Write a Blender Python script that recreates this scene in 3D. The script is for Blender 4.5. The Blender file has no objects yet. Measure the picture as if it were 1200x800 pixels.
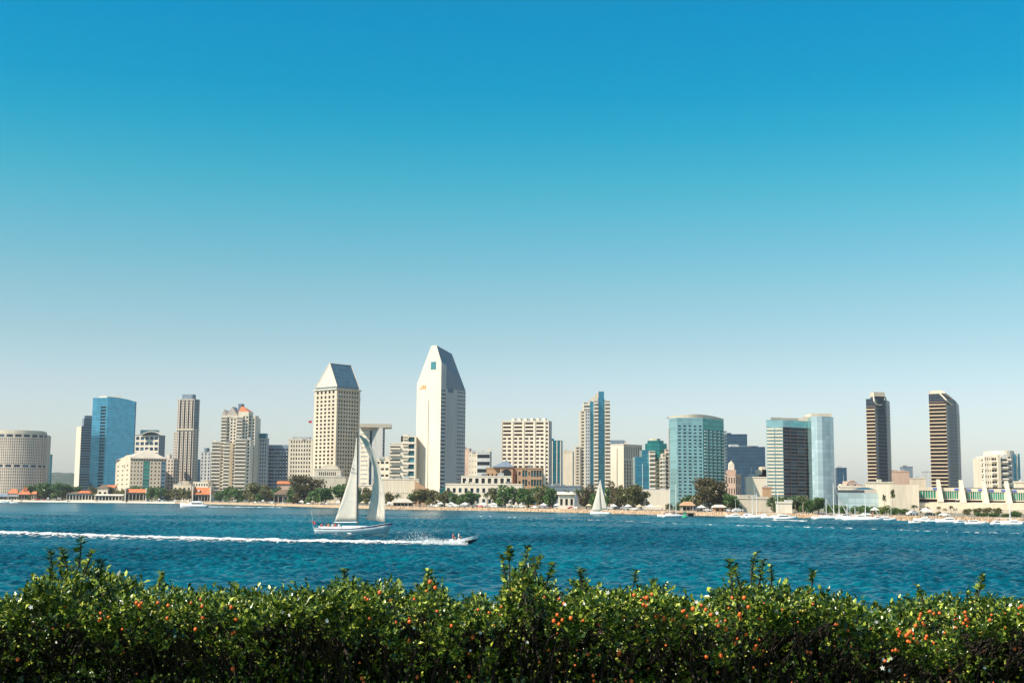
import bpy, math, random
import numpy as np
from mathutils import Vector, Matrix
random.seed(7); rng = np.random.default_rng(7)
S = bpy.context.scene; COL = S.collection
R = math.radians
F = 1530.0; HC = 8.0; HAZE = 0.00004; PITCH = math.atan(184 / F); ROLL = R(0.4)
# ------------------------------------------------------------------ camera
rt0 = Vector((1, 0, 0)); fw = Vector((0, math.cos(PITCH), math.sin(PITCH))); up0 = Vector((0, -math.sin(PITCH), math.cos(PITCH)))
rt = rt0 * math.cos(ROLL) + up0 * math.sin(ROLL); up = up0 * math.cos(ROLL) - rt0 * math.sin(ROLL)
cam_d = bpy.data.cameras.new('camera'); cam = bpy.data.objects.new('camera', cam_d); COL.objects.link(cam); S.camera = cam
cam_d.sensor_width = 36; cam_d.lens = 36 * F / 1200; cam_d.clip_start = 0.1; cam_d.clip_end = 20000
M3 = Matrix((rt, up, -fw)).transposed(); cam.matrix_world = Matrix.Translation((0, 0, HC)) @ M3.to_4x4()
def at(px, py, Y):
    d = fw + rt * ((px - 600) / F) + up * ((400 - py) / F); t = Y / d.y
    return Vector((d.x * t, Y, HC + d.z * t))
def X(px, Y, py=545): return at(px, py, Y).x
def Z(px, py, Y): return at(px, py, Y).z
def ground(px, py, z=0.0):
    d = fw + rt * ((px - 600) / F) + up * ((400 - py) / F); t = (z - HC) / d.z
    return Vector((d.x * t, d.y * t, z))
# ------------------------------------------------------------------ tagging
def tag(o, label=None, cat=None, group=None, kind=None):
    if label: o['label'] = label
    if cat: o['category'] = cat
    if group: o['group'] = group
    if kind: o['kind'] = kind
    return o
def empty(name, loc, rz=0.0, label=None, cat=None, group=None):
    o = bpy.data.objects.new(name, None); COL.objects.link(o); o.location = loc; o.rotation_euler = (0, 0, rz); o.empty_display_size = 1
    return tag(o, label, cat, group)
def copy_tree(o, parent=None):
    c = o.copy(); COL.objects.link(c); c.parent = parent
    for ch in o.children: copy_tree(ch, c)
    return c
# ------------------------------------------------------------------ materials
def newmat(name):
    m = bpy.data.materials.new(name); m.use_nodes = True; nt = m.node_tree; return m, nt, nt.nodes['Principled BSDF']
def mixrgb(nt, fac, a, b, blend='MIX'):
    n = nt.nodes.new('ShaderNodeMix'); n.data_type = 'RGBA'; n.blend_type = blend
    for sck, v in ((n.inputs[0], fac), (n.inputs[6], a), (n.inputs[7], b)):
        if isinstance(v, (int, float)): sck.default_value = v
        elif isinstance(v, (tuple, list)): sck.default_value = (*v, 1) if len(v) == 3 else v
        else: nt.links.new(v, sck)
    return n.outputs[2]
def math_(nt, op, a, b=0.0, clamp=False):
    n = nt.nodes.new('ShaderNodeMath'); n.operation = op; n.use_clamp = clamp
    for i, v in enumerate((a, b)):
        if isinstance(v, (int, float)): n.inputs[i].default_value = v
        else: nt.links.new(v, n.inputs[i])
    return n.outputs[0]
def pos(nt, sx=1, sy=1, sz=1):
    g = nt.nodes.new('ShaderNodeNewGeometry'); m = nt.nodes.new('ShaderNodeMapping'); m.inputs['Scale'].default_value = (sx, sy, sz)
    nt.links.new(g.outputs['Position'], m.inputs[0]); return m.outputs[0]
def noise(nt, vec, scale, detail=3, rough=.55):
    n = nt.nodes.new('ShaderNodeTexNoise'); n.inputs['Scale'].default_value = scale; n.inputs['Detail'].default_value = detail; n.inputs['Roughness'].default_value = rough
    nt.links.new(vec, n.inputs[0]); return n.outputs[0]
def ramp(nt, fac, stops):
    n = nt.nodes.new('ShaderNodeValToRGB'); nt.links.new(fac, n.inputs[0]); e = n.color_ramp.elements
    while len(e) > 1: e.remove(e[-1])
    e[0].position = stops[0][0]; e[0].color = (*stops[0][1], 1)
    for p, c in stops[1:]:
        k = e.new(p); k.color = (*c, 1)
    return n.outputs[0]
def wallmat(name, c, rough=.8, var=.18, streak=.05):
    m, nt, b = newmat(name)
    f = noise(nt, pos(nt, .05, .05, .012), 1.0, 5)
    g = noise(nt, pos(nt, .6, .6, streak), 1.0, 3)
    k = math_(nt, 'MULTIPLY', math_(nt, 'ADD', f, g), .5)
    d = tuple(x * (1 - var * 1.6) for x in c); l = tuple(min(1, x * (1 + var * .7)) for x in c)
    nt.links.new(ramp(nt, k, ((.3, d), (.7, l))), b.inputs['Base Color']); b.inputs['Roughness'].default_value = rough
    return m
def rnd(nt):
    o = nt.nodes.new('ShaderNodeObjectInfo'); g = nt.nodes.new('ShaderNodeNewGeometry')
    return math_(nt, 'FRACT', math_(nt, 'ADD', o.outputs['Random'], g.outputs['Random Per Island']))
def glassmat(name, c, c2=None, rough=.2, metal=0.0, spec=.5):
    m, nt, b = newmat(name); c2 = c2 or tuple(x * 2.2 for x in c)
    r = rnd(nt); nt.links.new(ramp(nt, r, ((0.0, tuple(x * .6 for x in c)), (.55, c), (1.0, c2))), b.inputs['Base Color'])
    b.inputs['Roughness'].default_value = rough; b.inputs['Metallic'].default_value = metal; b.inputs['Specular IOR Level'].default_value = spec
    return m
def curtainmat(name, c, line, sx=1.6, fl=3.8, metal=.75, rough=.18, lw=.12):
    """reflective curtain wall: floor lines in z, mullions across"""
    m, nt, b = newmat(name); g = nt.nodes.new('ShaderNodeNewGeometry'); s = nt.nodes.new('ShaderNodeSeparateXYZ'); nt.links.new(g.outputs['Position'], s.inputs[0])
    fz = math_(nt, 'FRACT', math_(nt, 'DIVIDE', s.outputs[2], fl)); lz = math_(nt, 'LESS_THAN', fz, lw * 2)
    fx = math_(nt, 'FRACT', math_(nt, 'DIVIDE', math_(nt, 'ADD', s.outputs[0], s.outputs[1]), sx)); lx = math_(nt, 'LESS_THAN', fx, lw)
    ln = math_(nt, 'MAXIMUM', lz, lx)
    cell = nt.nodes.new('ShaderNodeTexWhiteNoise'); cell.noise_dimensions = '2D'; cv = nt.nodes.new('ShaderNodeCombineXYZ')
    nt.links.new(math_(nt, 'FLOOR', math_(nt, 'DIVIDE', s.outputs[2], fl)), cv.inputs[0]); nt.links.new(math_(nt, 'FLOOR', math_(nt, 'DIVIDE', math_(nt, 'ADD', s.outputs[0], s.outputs[1]), sx * 2)), cv.inputs[1])
    nt.links.new(cv.outputs[0], cell.inputs[0])
    pc = ramp(nt, cell.outputs[0], ((0, tuple(x * .82 for x in c)), (1, tuple(min(1, x * 1.12) for x in c))))
    nt.links.new(mixrgb(nt, math_(nt, 'MULTIPLY', ln, .6), pc, line), b.inputs['Base Color'])
    b.inputs['Metallic'].default_value = metal; b.inputs['Roughness'].default_value = rough
    bn = nt.nodes.new('ShaderNodeBump'); bn.inputs['Strength'].default_value = .12; bn.inputs['Distance'].default_value = .3
    nt.links.new(noise(nt, pos(nt), .12, 2), bn.inputs['Height']); nt.links.new(bn.outputs[0], b.inputs['Normal'])
    return m
def plain(name, c, rough=.6, metal=0, var=.12, sc=1.0):
    m, nt, b = newmat(name); f = noise(nt, pos(nt), sc, 4)
    nt.links.new(ramp(nt, f, ((.3, tuple(x * (1 - var) for x in c)), (.7, tuple(min(1, x * (1 + var)) for x in c)))), b.inputs['Base Color'])
    b.inputs['Roughness'].default_value = rough; b.inputs['Metallic'].default_value = metal; return m
def leafmat(name, dark, mid, light, rough=.45, trans=.25, spec=.5):
    m, nt, b = newmat(name); r = rnd(nt); c = ramp(nt, r, ((0, dark), (.55, mid), (1, light)))
    nt.links.new(c, b.inputs['Base Color']); b.inputs['Roughness'].default_value = rough; b.inputs['Specular IOR Level'].default_value = spec
    t = nt.nodes.new('ShaderNodeBsdfTranslucent'); nt.links.new(c, t.inputs[0]); mx = nt.nodes.new('ShaderNodeMixShader'); mx.inputs[0].default_value = trans
    nt.links.new(b.outputs[0], mx.inputs[1]); nt.links.new(t.outputs[0], mx.inputs[2]); nt.links.new(mx.outputs[0], nt.nodes['Material Output'].inputs[0])
    return m
MT = {}
MT['cream'] = wallmat('cream_concrete', (.70, .60, .46))
MT['white'] = wallmat('white_stucco', (.80, .695, .55), var=.1)
MT['warm'] = wallmat('warm_stone', (.70, .57, .42))
MT['pinkish'] = wallmat('pink_stucco', (.60, .42, .32))
MT['salmon'] = wallmat('salmon_stucco', (.50, .30, .17))
MT['taupe'] = wallmat('taupe_concrete', (.60, .51, .42))
MT['maroon'] = wallmat('brown_spandrel', (.26, .16, .14))
MT['slate'] = curtainmat('slate_glass_roof', (.10, .20, .25), (.14, .24, .28), 2.5, 4, .3, .3)
MT['grey'] = wallmat('grey_concrete', (.40, .38, .35))
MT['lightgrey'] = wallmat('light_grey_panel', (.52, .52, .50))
MT['tan'] = wallmat('tan_concrete', (.42, .34, .25))
MT['darkroof'] = plain('dark_roof', (.06, .07, .08), .8)
MT['greyroof'] = plain('grey_roof', (.22, .22, .21), .8)
MT['orange'] = plain('orange_roof_tile', (.58, .17, .06), .75, sc=.4, var=.25)
MT['brownroof'] = plain('brown_shingle', (.16, .11, .07), .85)
MT['tealmetal'] = plain('blue_green_metal_roof', (.06, .16, .19), .35, .5)
MT['bluegrey'] = wallmat('blue_grey_panel', (.19, .24, .29), .5)
MT['beigemetal'] = plain('beige_metal_roof', (.55, .47, .38), .5, sc=.1)
MT['win'] = glassmat('window_glass', (.018, .022, .028), (.06, .06, .058), spec=.2)
MT['winblue'] = glassmat('blue_window_glass', (.018, .055, .10), (.06, .14, .21), spec=.3)
MT['winteal'] = glassmat('teal_window_glass', (.015, .10, .12), (.06, .22, .26), spec=.3)
MT['winbrown'] = glassmat('brown_window_glass', (.022, .013, .012), (.06, .035, .03), spec=.15)
MT['green'] = glassmat('green_glass', (.02, .27, .18), (.04, .36, .25), rough=.5)
MT['blackglass'] = curtainmat('black_glass', (.014, .022, .036), (.07, .085, .10), 1.8, 3.6, 0, .35)
MT['blueglass'] = curtainmat('blue_reflective_glass', (.07, .30, .46), (.03, .14, .22), 2.5, 4.0, .7, .16)
MT['darkblue'] = curtainmat('dark_blue_glass', (.025, .075, .13), (.07, .11, .15), 3, 4.2, .3, .3)
MT['tealglass'] = curtainmat('teal_reflective_glass', (.34, .58, .60), (.48, .66, .66), 2.2, 3.2, .65, .25)
MT['paleteal'] = curtainmat('pale_teal_glass', (.52, .64, .66), (.38, .52, .56), 3.5, 3.2, .4, .3)
MT['midblue'] = curtainmat('mid_blue_glass', (.07, .30, .42), (.04, .16, .24), 2.5, 3.0, .5, .2)
MT['balconywhite'] = wallmat('white_balcony_render', (.88, .80, .68), var=.06)
MT['greenglass'] = curtainmat('green_reflective_glass', (.03, .26, .25), (.02, .10, .10), 2.5, 3.6, .6, .2)
MT['deepteal'] = curtainmat('deep_teal_glass', (.02, .22, .30), (.02, .09, .13), 2.5, 3.6, .5, .2)
MT['boatwhite'] = plain('white_gelcoat', (.80, .79, .76), .25)
MT['boatblue'] = plain('blue_hull_paint', (.62, .66, .66), .3)
MT['darkhull'] = plain('dark_hull_paint', (.03, .02, .03), .3)
m, nt_, b_ = newmat('sailcloth'); f_ = noise(nt_, pos(nt_), .6, 3); c_ = ramp(nt_, f_, ((.3, (.76, .70, .60)), (.7, (.84, .79, .70)))); nt_.links.new(c_, b_.inputs['Base Color']); b_.inputs['Roughness'].default_value = .8
t_ = nt_.nodes.new('ShaderNodeBsdfTranslucent'); nt_.links.new(c_, t_.inputs[0]); x_ = nt_.nodes.new('ShaderNodeMixShader'); x_.inputs[0].default_value = .4; nt_.links.new(b_.outputs[0], x_.inputs[1]); nt_.links.new(t_.outputs[0], x_.inputs[2]); nt_.links.new(x_.outputs[0], nt_.nodes['Material Output'].inputs[0]); MT['sail'] = m
MT['alu'] = plain('aluminium', (.62, .62, .60), .4, .3)
MT['darkmetal'] = plain('dark_spar_metal', (.08, .09, .10), .4, .3)
MT['black'] = plain('black_rubber', (.02, .02, .02), .7)
MT['bark'] = plain('bark', (.10, .07, .05), .9, sc=3, var=.3)
MT['palmbark'] = plain('palm_bark', (.30, .22, .15), .9, sc=3, var=.3)
MT['skin'] = plain('skin', (.50, .28, .20), .6)
MT['hair'] = plain('dark_hair', (.04, .025, .02), .7)
MT['red'] = plain('red_cloth', (.6, .06, .05), .8)
MT['orangecloth'] = plain('orange_cloth', (.75, .22, .05), .8)
MT['whitecloth'] = plain('white_cloth', (.78, .76, .72), .8)
MT['navy'] = plain('navy_cloth', (.03, .05, .13), .8)
MT['sand'] = plain('pale_sand_cloth', (.68, .52, .34), .8)
MT['banner'] = plain('blue_banner', (.07, .14, .42), .7)
MT['signorange'] = plain('orange_sign', (.75, .30, .04), .6)
MT['buoy'] = plain('green_buoy_paint', (.02, .35, .16), .5)
MT['wood'] = plain('pier_wood', (.30, .22, .15), .85, sc=1)
MT['L_dark'] = leafmat('dark_green_foliage', (.03, .075, .024), (.08, .17, .04), (.22, .30, .07))
MT['L_olive'] = leafmat('olive_foliage', (.06, .07, .025), (.16, .16, .055), (.32, .27, .10))
MT['L_brown'] = leafmat('brown_olive_foliage', (.05, .05, .02), (.12, .10, .04), (.25, .18, .08))
MT['L_yellow'] = leafmat('yellow_green_foliage', (.06, .10, .015), (.16, .22, .03), (.30, .34, .06))
MT['L_palm'] = leafmat('palm_foliage', (.03, .06, .02), (.08, .11, .035), (.22, .19, .07))
MT['L_hedge'] = leafmat('hedge_leaf', (.008, .026, .004), (.045, .105, .010), (.55, .62, .08), rough=.28, trans=.18, spec=.6)  # bright end of the random range paints sunlit specks into the leaves
MT['twig'] = plain('hedge_twig', (.035, .025, .018), .9, sc=20)
MT['fruit'] = plain('orange_red_fruit', (.78, .13, .018), .35, sc=30, var=.35)
MT['fruitg'] = plain('unripe_yellow_fruit', (.45, .38, .06), .3, sc=40)
MT['foamwhite'] = plain('white_spray', (.82, .83, .82), .7)
MT['petal'] = plain('white_petal', (.80, .76, .70), .6)
# ------------------------------------------------------------------ mesh builder
class MB:
    def __init__(s): s.v = []; s.f = []; s.m = []
    def quad(s, a, b, c, d, m=0):
        n = len(s.v); s.v += [tuple(a), tuple(b), tuple(c), tuple(d)]; s.f.append((n, n + 1, n + 2, n + 3)); s.m.append(m)
    def poly(s, pts, m=0):
        n = len(s.v); s.v += [tuple(p) for p in pts]; s.f.append(tuple(range(n, n + len(pts)))); s.m.append(m)
    def box(s, x0, x1, y0, y1, z0, z1, m=0):
        n = len(s.v); s.v += [(x0, y0, z0), (x1, y0, z0), (x1, y1, z0), (x0, y1, z0), (x0, y0, z1), (x1, y0, z1), (x1, y1, z1), (x0, y1, z1)]
        for f in ((3, 2, 1, 0), (4, 5, 6, 7), (0, 1, 5, 4), (1, 2, 6, 5), (2, 3, 7, 6), (3, 0, 4, 7)): s.f.append(tuple(n + i for i in f)); s.m.append(m)
    def prism(s, fp, z0, z1, m=0, cap=True):
        k = len(fp); n = len(s.v); zt = z1 if isinstance(z1, (list, tuple)) else [z1] * k
        s.v += [(p[0], p[1], z0) for p in fp] + [(p[0], p[1], z) for p, z in zip(fp, zt)]
        for i in range(k):
            j = (i + 1) % k; s.f.append((n + i, n + j, n + k + j, n + k + i)); s.m.append(m)
        if cap: s.f.append(tuple(n + k + i for i in range(k))); s.m.append(m)
    def tube(s, p0, p1, r0, r1=None, n=8, m=0, cap=True):
        r1 = r0 if r1 is None else r1; p0 = Vector(p0); p1 = Vector(p1); d = (p1 - p0).normalized()
        a = d.orthogonal().normalized(); b = d.cross(a); k = len(s.v)
        for p, r in ((p0, r0), (p1, r1)):
            for i in range(n):
                t = 2 * math.pi * i / n; s.v.append(tuple(p + a * (r * math.cos(t)) + b * (r * math.sin(t))))
        for i in range(n):
            j = (i + 1) % n; s.f.append((k + i, k + j, k + n + j, k + n + i)); s.m.append(m)
        if cap: s.f.append(tuple(k + n - 1 - i for i in range(n))); s.f.append(tuple(k + n + i for i in range(n))); s.m += [m, m]
    def path(s, pts, rad, n=6, m=0):
        for i in range(len(pts) - 1): s.tube(pts[i], pts[i + 1], rad[i], rad[i + 1], n, m)
    def ball(s, c, rx, ry=None, rz=None, nu=8, nv=6, m=0):
        ry = ry or rx; rz = rz or rx; k = len(s.v)
        for j in range(nv + 1):
            t = math.pi * j / nv
            for i in range(nu):
                a = 2 * math.pi * i / nu; s.v.append((c[0] + rx * math.sin(t) * math.cos(a), c[1] + ry * math.sin(t) * math.sin(a), c[2] - rz * math.cos(t)))
        for j in range(nv):
            for i in range(nu):
                i2 = (i + 1) % nu; s.f.append((k + j * nu + i, k + j * nu + i2, k + (j + 1) * nu + i2, k + (j + 1) * nu + i)); s.m.append(m)
    def mesh(s, name, mats):
        me = bpy.data.meshes.new(name); me.from_pydata(s.v, [], s.f)
        for x in (mats if isinstance(mats, (list, tuple)) else [mats]): me.materials.append(MT[x] if isinstance(x, str) else x)
        if any(s.m): me.polygons.foreach_set('material_index', s.m)
        me.update(); return me
    def build(s, name, mats, parent=None, smooth=False, loc=None, me=None):
        me = me or s.mesh(name, mats)
        if smooth: me.polygons.foreach_set('use_smooth', [True] * len(me.polygons))
        o = bpy.data.objects.new(name, me); COL.objects.link(o)
        if parent is not None: o.parent = parent
        if loc is not None: o.location = loc
        return o
# ------------------------------------------------------------------ buildings
V2 = lambda v: Vector((v[0], v[1]))
def along(p, d, px, py=545):
    """walk from p in direction d until the point shows in picture column px"""
    k = X(px, 1000, py) / 1000.0
    t = (k * p[1] - p[0]) / (d[0] - k * d[1]); return Vector((p[0] + d[0] * t, p[1] + d[1] * t))
def corner(l, c, r, Y, a, py=545, back=None):
    """footprint L, C, R, B with near corner C; a = angle of the left-facing wall off the picture plane (degrees)"""
    a = R(a); dL = Vector((-math.cos(a), math.sin(a))); dR = Vector((math.sin(a), math.cos(a)))
    C = Vector((X(c, Y, py), Y)); L = along(C, dL, l, py)
    Rr = along(C, dR, r, py) if r > c else C + dR * (back or 20)
    if back: Rr = C + dR * back
    return [L, C, Rr, L + Rr - C]
class Bld:
    def __init__(s, name, label, cat, fp, wall='cream', base=2.0, group=None):
        s.o = Vector((sum(p[0] for p in fp) / len(fp), sum(p[1] for p in fp) / len(fp), base)); s.fp = fp; s.base = base; s.wall = wall
        s.root = empty(name, s.o, 0, label, cat, group); s.mb = {}; s.inst = []; s.cache = {}
    def part(s, name, mat):
        k = (name, mat)
        if k not in s.mb: s.mb[k] = MB()
        return s.mb[k]
    def L(s, p, z): return (p[0] - s.o.x, p[1] - s.o.y, z - s.base)
    def flat(s, p0, p1, z0, z1, mat=None, name='wall'):
        s.part(name, mat or s.wall).quad(s.L(p0, z0), s.L(p1, z0), s.L(p1, z1), s.L(p0, z1))
    def put(s, name, key, make, p, z, rz, mats):
        if key not in s.cache:
            m = MB(); make(m); s.cache[key] = (m, m.mesh(name, mats), mats)
        s.inst.append((name, key, Vector(s.L(p, z)), rz))
    def face(s, p0, p1, z0, z1, cols, rows, wf=.5, hf=.5, rec=.5, glass='win', wall=None, name='window', mx=0.0, mt=0.0, mb=0.0, bal=None):
        p0 = V2(p0); p1 = V2(p1); d = p1 - p0; Ln = d.length; u = d / Ln; n = Vector((u.y, -u.x)); rz = math.atan2(u.y, u.x); W = s.part('wall', wall or s.wall)
        P = lambda x, z, dep=0.0: s.L((p0.x + u.x * x - n.x * dep, p0.y + u.y * x - n.y * dep), z)
        q = lambda x0, x1, a, b: W.quad(P(x0, a), P(x1, a), P(x1, b), P(x0, b)) if x1 - x0 > 1e-4 and b - a > 1e-4 else None
        q(0, mx, z0, z1); q(Ln - mx, Ln, z0, z1); q(mx, Ln - mx, z1 - mt, z1); q(mx, Ln - mx, z0, z0 + mb)
        cw = (Ln - 2 * mx) / cols; rh = (z1 - z0 - mt - mb) / rows; w = cw * wf; h = rh * hf
        key = (name, round(w, 2), round(h, 2), glass)
        for j in range(rows):
            a = z0 + mb + j * rh; c = a + (rh - h) * .45; e = c + h
            for i in range(cols):
                x0 = mx + i * cw; l = x0 + (cw - w) / 2; r = l + w
                q(x0, l, a, a + rh); q(r, x0 + cw, a, a + rh); q(l, r, a, c); q(l, r, e, a + rh)
                W.quad(P(l, c), P(r, c), P(r, c, rec), P(l, c, rec)); W.quad(P(l, e, rec), P(r, e, rec), P(r, e), P(l, e))
                W.quad(P(l, c, rec), P(l, e, rec), P(l, e), P(l, c)); W.quad(P(r, c), P(r, e), P(r, e, rec), P(r, c, rec))
                cx = (l + r) / 2; s.put(name, key, lambda m: m.box(-w / 2, w / 2, 0, .12, -h / 2, h / 2), (p0.x + u.x * cx - n.x * rec, p0.y + u.y * cx - n.y * rec), (c + e) / 2, rz, [glass])
                if bal:
                    pj, bh, bm = bal[:3]; ww = w * (bal[3] if len(bal) > 3 else 1.0)
                    def mk(m, ww=ww, pj=pj, bh=bh): m.box(-ww / 2, ww / 2, -pj, .0, 0, .25); m.box(-ww / 2, ww / 2, -pj, -pj + .15, .25, bh); m.box(-ww / 2, -ww / 2 + .15, -pj + .15, 0, .25, bh); m.box(ww / 2 - .15, ww / 2, -pj + .15, 0, .25, bh)
                    s.put('balcony', ('balcony', round(ww, 2), pj, bh, bm), mk, (p0.x + u.x * cx + n.x * .01, p0.y + u.y * cx + n.y * .01), c - .3, rz, [bm])
    def roof(s, fp, z, mat='greyroof', parapet=.9):
        s.part('roof', mat).poly([s.L(p, z) for p in fp])
        if parapet and len(fp) == 4:
            q = [V2(p) for p in fp]; r = random.Random(int(abs(q[0][0]) * 7)); wd = (q[1] - q[0]).length
            for i in range(3 if wd > 25 else 1):
                t = r.uniform(.12, .82); p = q[0] + (q[1] - q[0]) * t + (q[3] - q[0]) * r.uniform(.2, .4); k = r.uniform(1.2, 2.6); h = r.uniform(1.6, 3.2)
                s.part('roof_unit#%d%d' % (i, int(z)), r.choice(['lightgrey', 'greyroof', s.wall])).prism([s.L(p + Vector(o_), 0)[:2] for o_ in ((-k, -k), (k, -k), (k, k), (-k, k))], z - s.base + .01, z - s.base + h)
                if r.random() < .45 and wd > 18: s.part('antenna#%d%d' % (i, int(z)), 'alu').tube(s.L(p, z + h), s.L(p, z + h + r.uniform(4, 9)), .14, .06, 5)
        if parapet:
            W = s.part('parapet', s.wall); k = len(fp)
            for i in range(k):
                p0 = V2(fp[i]); p1 = V2(fp[(i + 1) % k]); d = (p1 - p0)
                if d.length < .1: continue
                u = d.normalized(); n = Vector((u.y, -u.x)); a = p0 + n * .25 - u * .25; b = p1 + n * .25 + u * .25; c = p1 - n * .25 + u * .25; e = p0 - n * .25 - u * .25
                W.prism([s.L(x, 0)[:2] for x in (a, b, c, e)], z - s.base - .002 * i - .01, z - s.base + parapet + .004 * i)
    def block(s, fp, z0, z1, mat=None, name='wall'): s.part(name, mat or s.wall).prism([s.L(p, 0)[:2] for p in fp], z0 - s.base, z1 - s.base if not isinstance(z1, list) else [z - s.base for z in z1])
    def shell(s, fp, z0, z1, mat=None, skip=()):
        for i in range(len(fp)):
            if i not in skip: s.flat(fp[i], fp[(i + 1) % len(fp)], z0, z1, mat)
    def slab(s, p0, p1, z, th, pj, mat, name='ledge', ext=0):
        p0 = V2(p0); p1 = V2(p1); u = (p1 - p0).normalized(); n = Vector((u.y, -u.x))
        p0 = p0 - u * ext; p1 = p1 + u * ext
        s.ns = getattr(s, 'ns', 0) + 1
        s.part('%s#%d' % (name, s.ns), mat).prism([s.L(x, 0)[:2] for x in (p0 + n * pj, p1 + n * pj, p1 - n * .1, p0 - n * .1)], z - s.base, z + th - s.base)
    def finish(s):
        byname = {}; built = {}
        for it in s.inst: byname.setdefault(it[0], []).append(it)
        for (name, mat), m in s.mb.items(): built.setdefault(name.split('#')[0], []).append(m.build(name.split('#')[0], [mat], s.root))
        for nm in ('parapet', 'penthouse', 'roof_unit', 'antenna', 'flagpole', 'drum', 'arched_canopy'):      # sub-parts of the roof
            for o in built.get(nm, []):
                if built.get('roof'): o.parent = built['roof'][0]
        for name, its in byname.items():
            its.sort(key=lambda i: -i[2].z)
            for it in its[:100]:
                o = bpy.data.objects.new(name, s.cache[it[1]][1]); COL.objects.link(o); o.parent = s.root; o.location = it[2]; o.rotation_euler = (0, 0, it[3])
            rest = its[100:]
            if rest:
                g = {}
                mm = MB(); mats = []
                for it in rest:
                    src, _, mt = s.cache[it[1]]
                    if mt[0] not in mats: mats.append(mt[0])
                    mi = mats.index(mt[0]); c, sn = math.cos(it[3]), math.sin(it[3]); k = len(mm.v)
                    mm.v += [(x * c - y * sn + it[2].x, x * sn + y * c + it[2].y, z + it[2].z) for x, y, z in src.v]
                    mm.f += [tuple(i + k for i in f) for f in src.f]; mm.m += [mi] * len(src.f)
                tag(mm.build(name, mats, s.root), kind='stuff')
        return s.root
def inset(fp, k):
    c = Vector((sum(p[0] for p in fp) / len(fp), sum(p[1] for p in fp) / len(fp))); return [c + (V2(p) - c) * k for p in fp]
def lerp(a, b, t): return a + (b - a) * t
# ------------------------------------------------------------------ the skyline, left to right
def simple(name, label, l, c, r, top, Y, a, wall, left=None, right=None, base=2.0, roof='greyroof', group=None, cat='building', pent=None, back=None, parapet=.9, fin=True):
    """left / right: dict of facade arguments; pent: (l, r, top, material) roof box in picture columns"""
    py = (top + 575) / 2
    fp = corner(l, c, r, Y, a, py, back); b = Bld(name, label, cat, fp, wall, base, group); z1 = Z(c, top, Y)
    for i, fa in ((0, left), (1, right)):
        if fa: b.face(fp[i], fp[i + 1], base, z1, **fa)
        else: b.flat(fp[i], fp[i + 1], base, z1)
    b.flat(fp[2], fp[3], base, z1); b.flat(fp[3], fp[0], base, z1); b.roof(fp, z1, roof, parapet)
    if pent:
        for (pl, pr, pt, pm) in (pent if isinstance(pent, list) else [pent]):
            Yp = Y + 9; x0, x1 = X(pl, Yp, py), X(pr, Yp, py); b.block([(x0, Yp), (x1, Yp), (x1, Yp + 12), (x0, Yp + 12)], z1 + .02, Z(pl, pt, Yp), pm, 'penthouse')
    b.fp = fp; b.z1 = z1
    if fin: b.finish()
    return b
# 1 rounded office block
Y = 1880; xa, xb = X(-26, Y), X(45, Y); cx = (xa + xb) / 2; rx = (xb - xa) / 2; ry = 30
arc = [Vector((cx - rx * math.cos(math.pi * (i / 22.)) , Y + ry - ry * math.sin(math.pi * (i / 22.)))) for i in range(23)]
fp = arc + [Vector((X(54, Y + 34), Y + 34)), Vector((X(54, Y + 60), Y + 75)), Vector((cx - rx, Y + 75))]
b = Bld('office_building', 'broad rounded beige office block with rows of narrow windows at the left edge', 'building', fp, 'taupe'); z1 = Z(45, 508, Y)
zt = Z(45, 512.5, Y); zm0, zm1 = Z(45, 547.5, Y), Z(45, 544, Y)
for i in range(22):
    p0, p1 = arc[i], arc[i + 1]
    b.face(p0, p1, 2, zm0, 2 if 3 < i < 19 else 1, 11, .42, .62, .5, 'win')
    b.face(p0, p1, zm1, zt, 2 if 3 < i < 19 else 1, 10, .42, .62, .5, 'win')
    if i % 2 == 0:
        q = arc[i + 2]
        b.face(p0, q, zm0, zm1, 1, 1, .72, .8, .5, 'winblue', name='louvre'); b.face(p0, q, zt, z1, 1, 1, .72, .62, .5, 'winblue', name='louvre')
b.shell([arc[-1], fp[23], fp[24], fp[25], arc[0]], 2, z1, None, (4,)); b.roof(fp, z1, 'greyroof', 0)
ri = inset(fp, .88); b.block(ri, z1, z1 + 5, 'cream', 'penthouse'); b.finish()
simple('glass_building', 'small teal glass slab showing just right of the rounded beige office block', 50, 58.5, 60.5, 533, 2050, 12, 'deepteal')
# 4 slim banded tower
b = simple('apartment_tower', 'slim grey banded tower with cream flank left of the blue glass tower', 88, 93.5, 110.5, 499, 2120, 62, 'cream', right=None, fin=False, parapet=0)
fp = b.fp; z1 = b.z1; zc = Z(98, 490, 2120)
u = (fp[2] - fp[1]); pA = fp[1] + u * .03; n_ = Vector((u.y, -u.x)).normalized() * 1.2; q0, q1 = fp[1] + n_, fp[2] + n_
b.face(q0, q1, 2, z1, 1, 28, .96, .55, .4, 'winteal', 'bluegrey', 'window_band'); b.shell([q0, q1, fp[2] + (fp[2] - fp[3]) * .001, fp[1]], 2, z1, None, (0, 2))
up_ = [fp[1] + u * .22, fp[2], fp[2] + (fp[3] - fp[2]) * .8, fp[1] + u * .22 + (fp[3] - fp[2]) * .8]
up_ = [lerp(fp[1], fp[2], .15) + n_, lerp(fp[1], fp[2], 1) + n_, fp[2] - n_ * 12, lerp(fp[1], fp[2], .15) - n_ * 12]
b.face(up_[0], up_[1], z1, zc, 1, 3, .96, .55, .4, 'winteal', 'bluegrey', 'window_band'); b.shell(up_, z1, zc, 'bluegrey', (0,)); b.roof(up_, zc, 'darkroof', 0)
b.block(inset(up_, .8), zc, Z(98, 486.5, 2120), 'bluegrey', 'penthouse'); b.finish()
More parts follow.
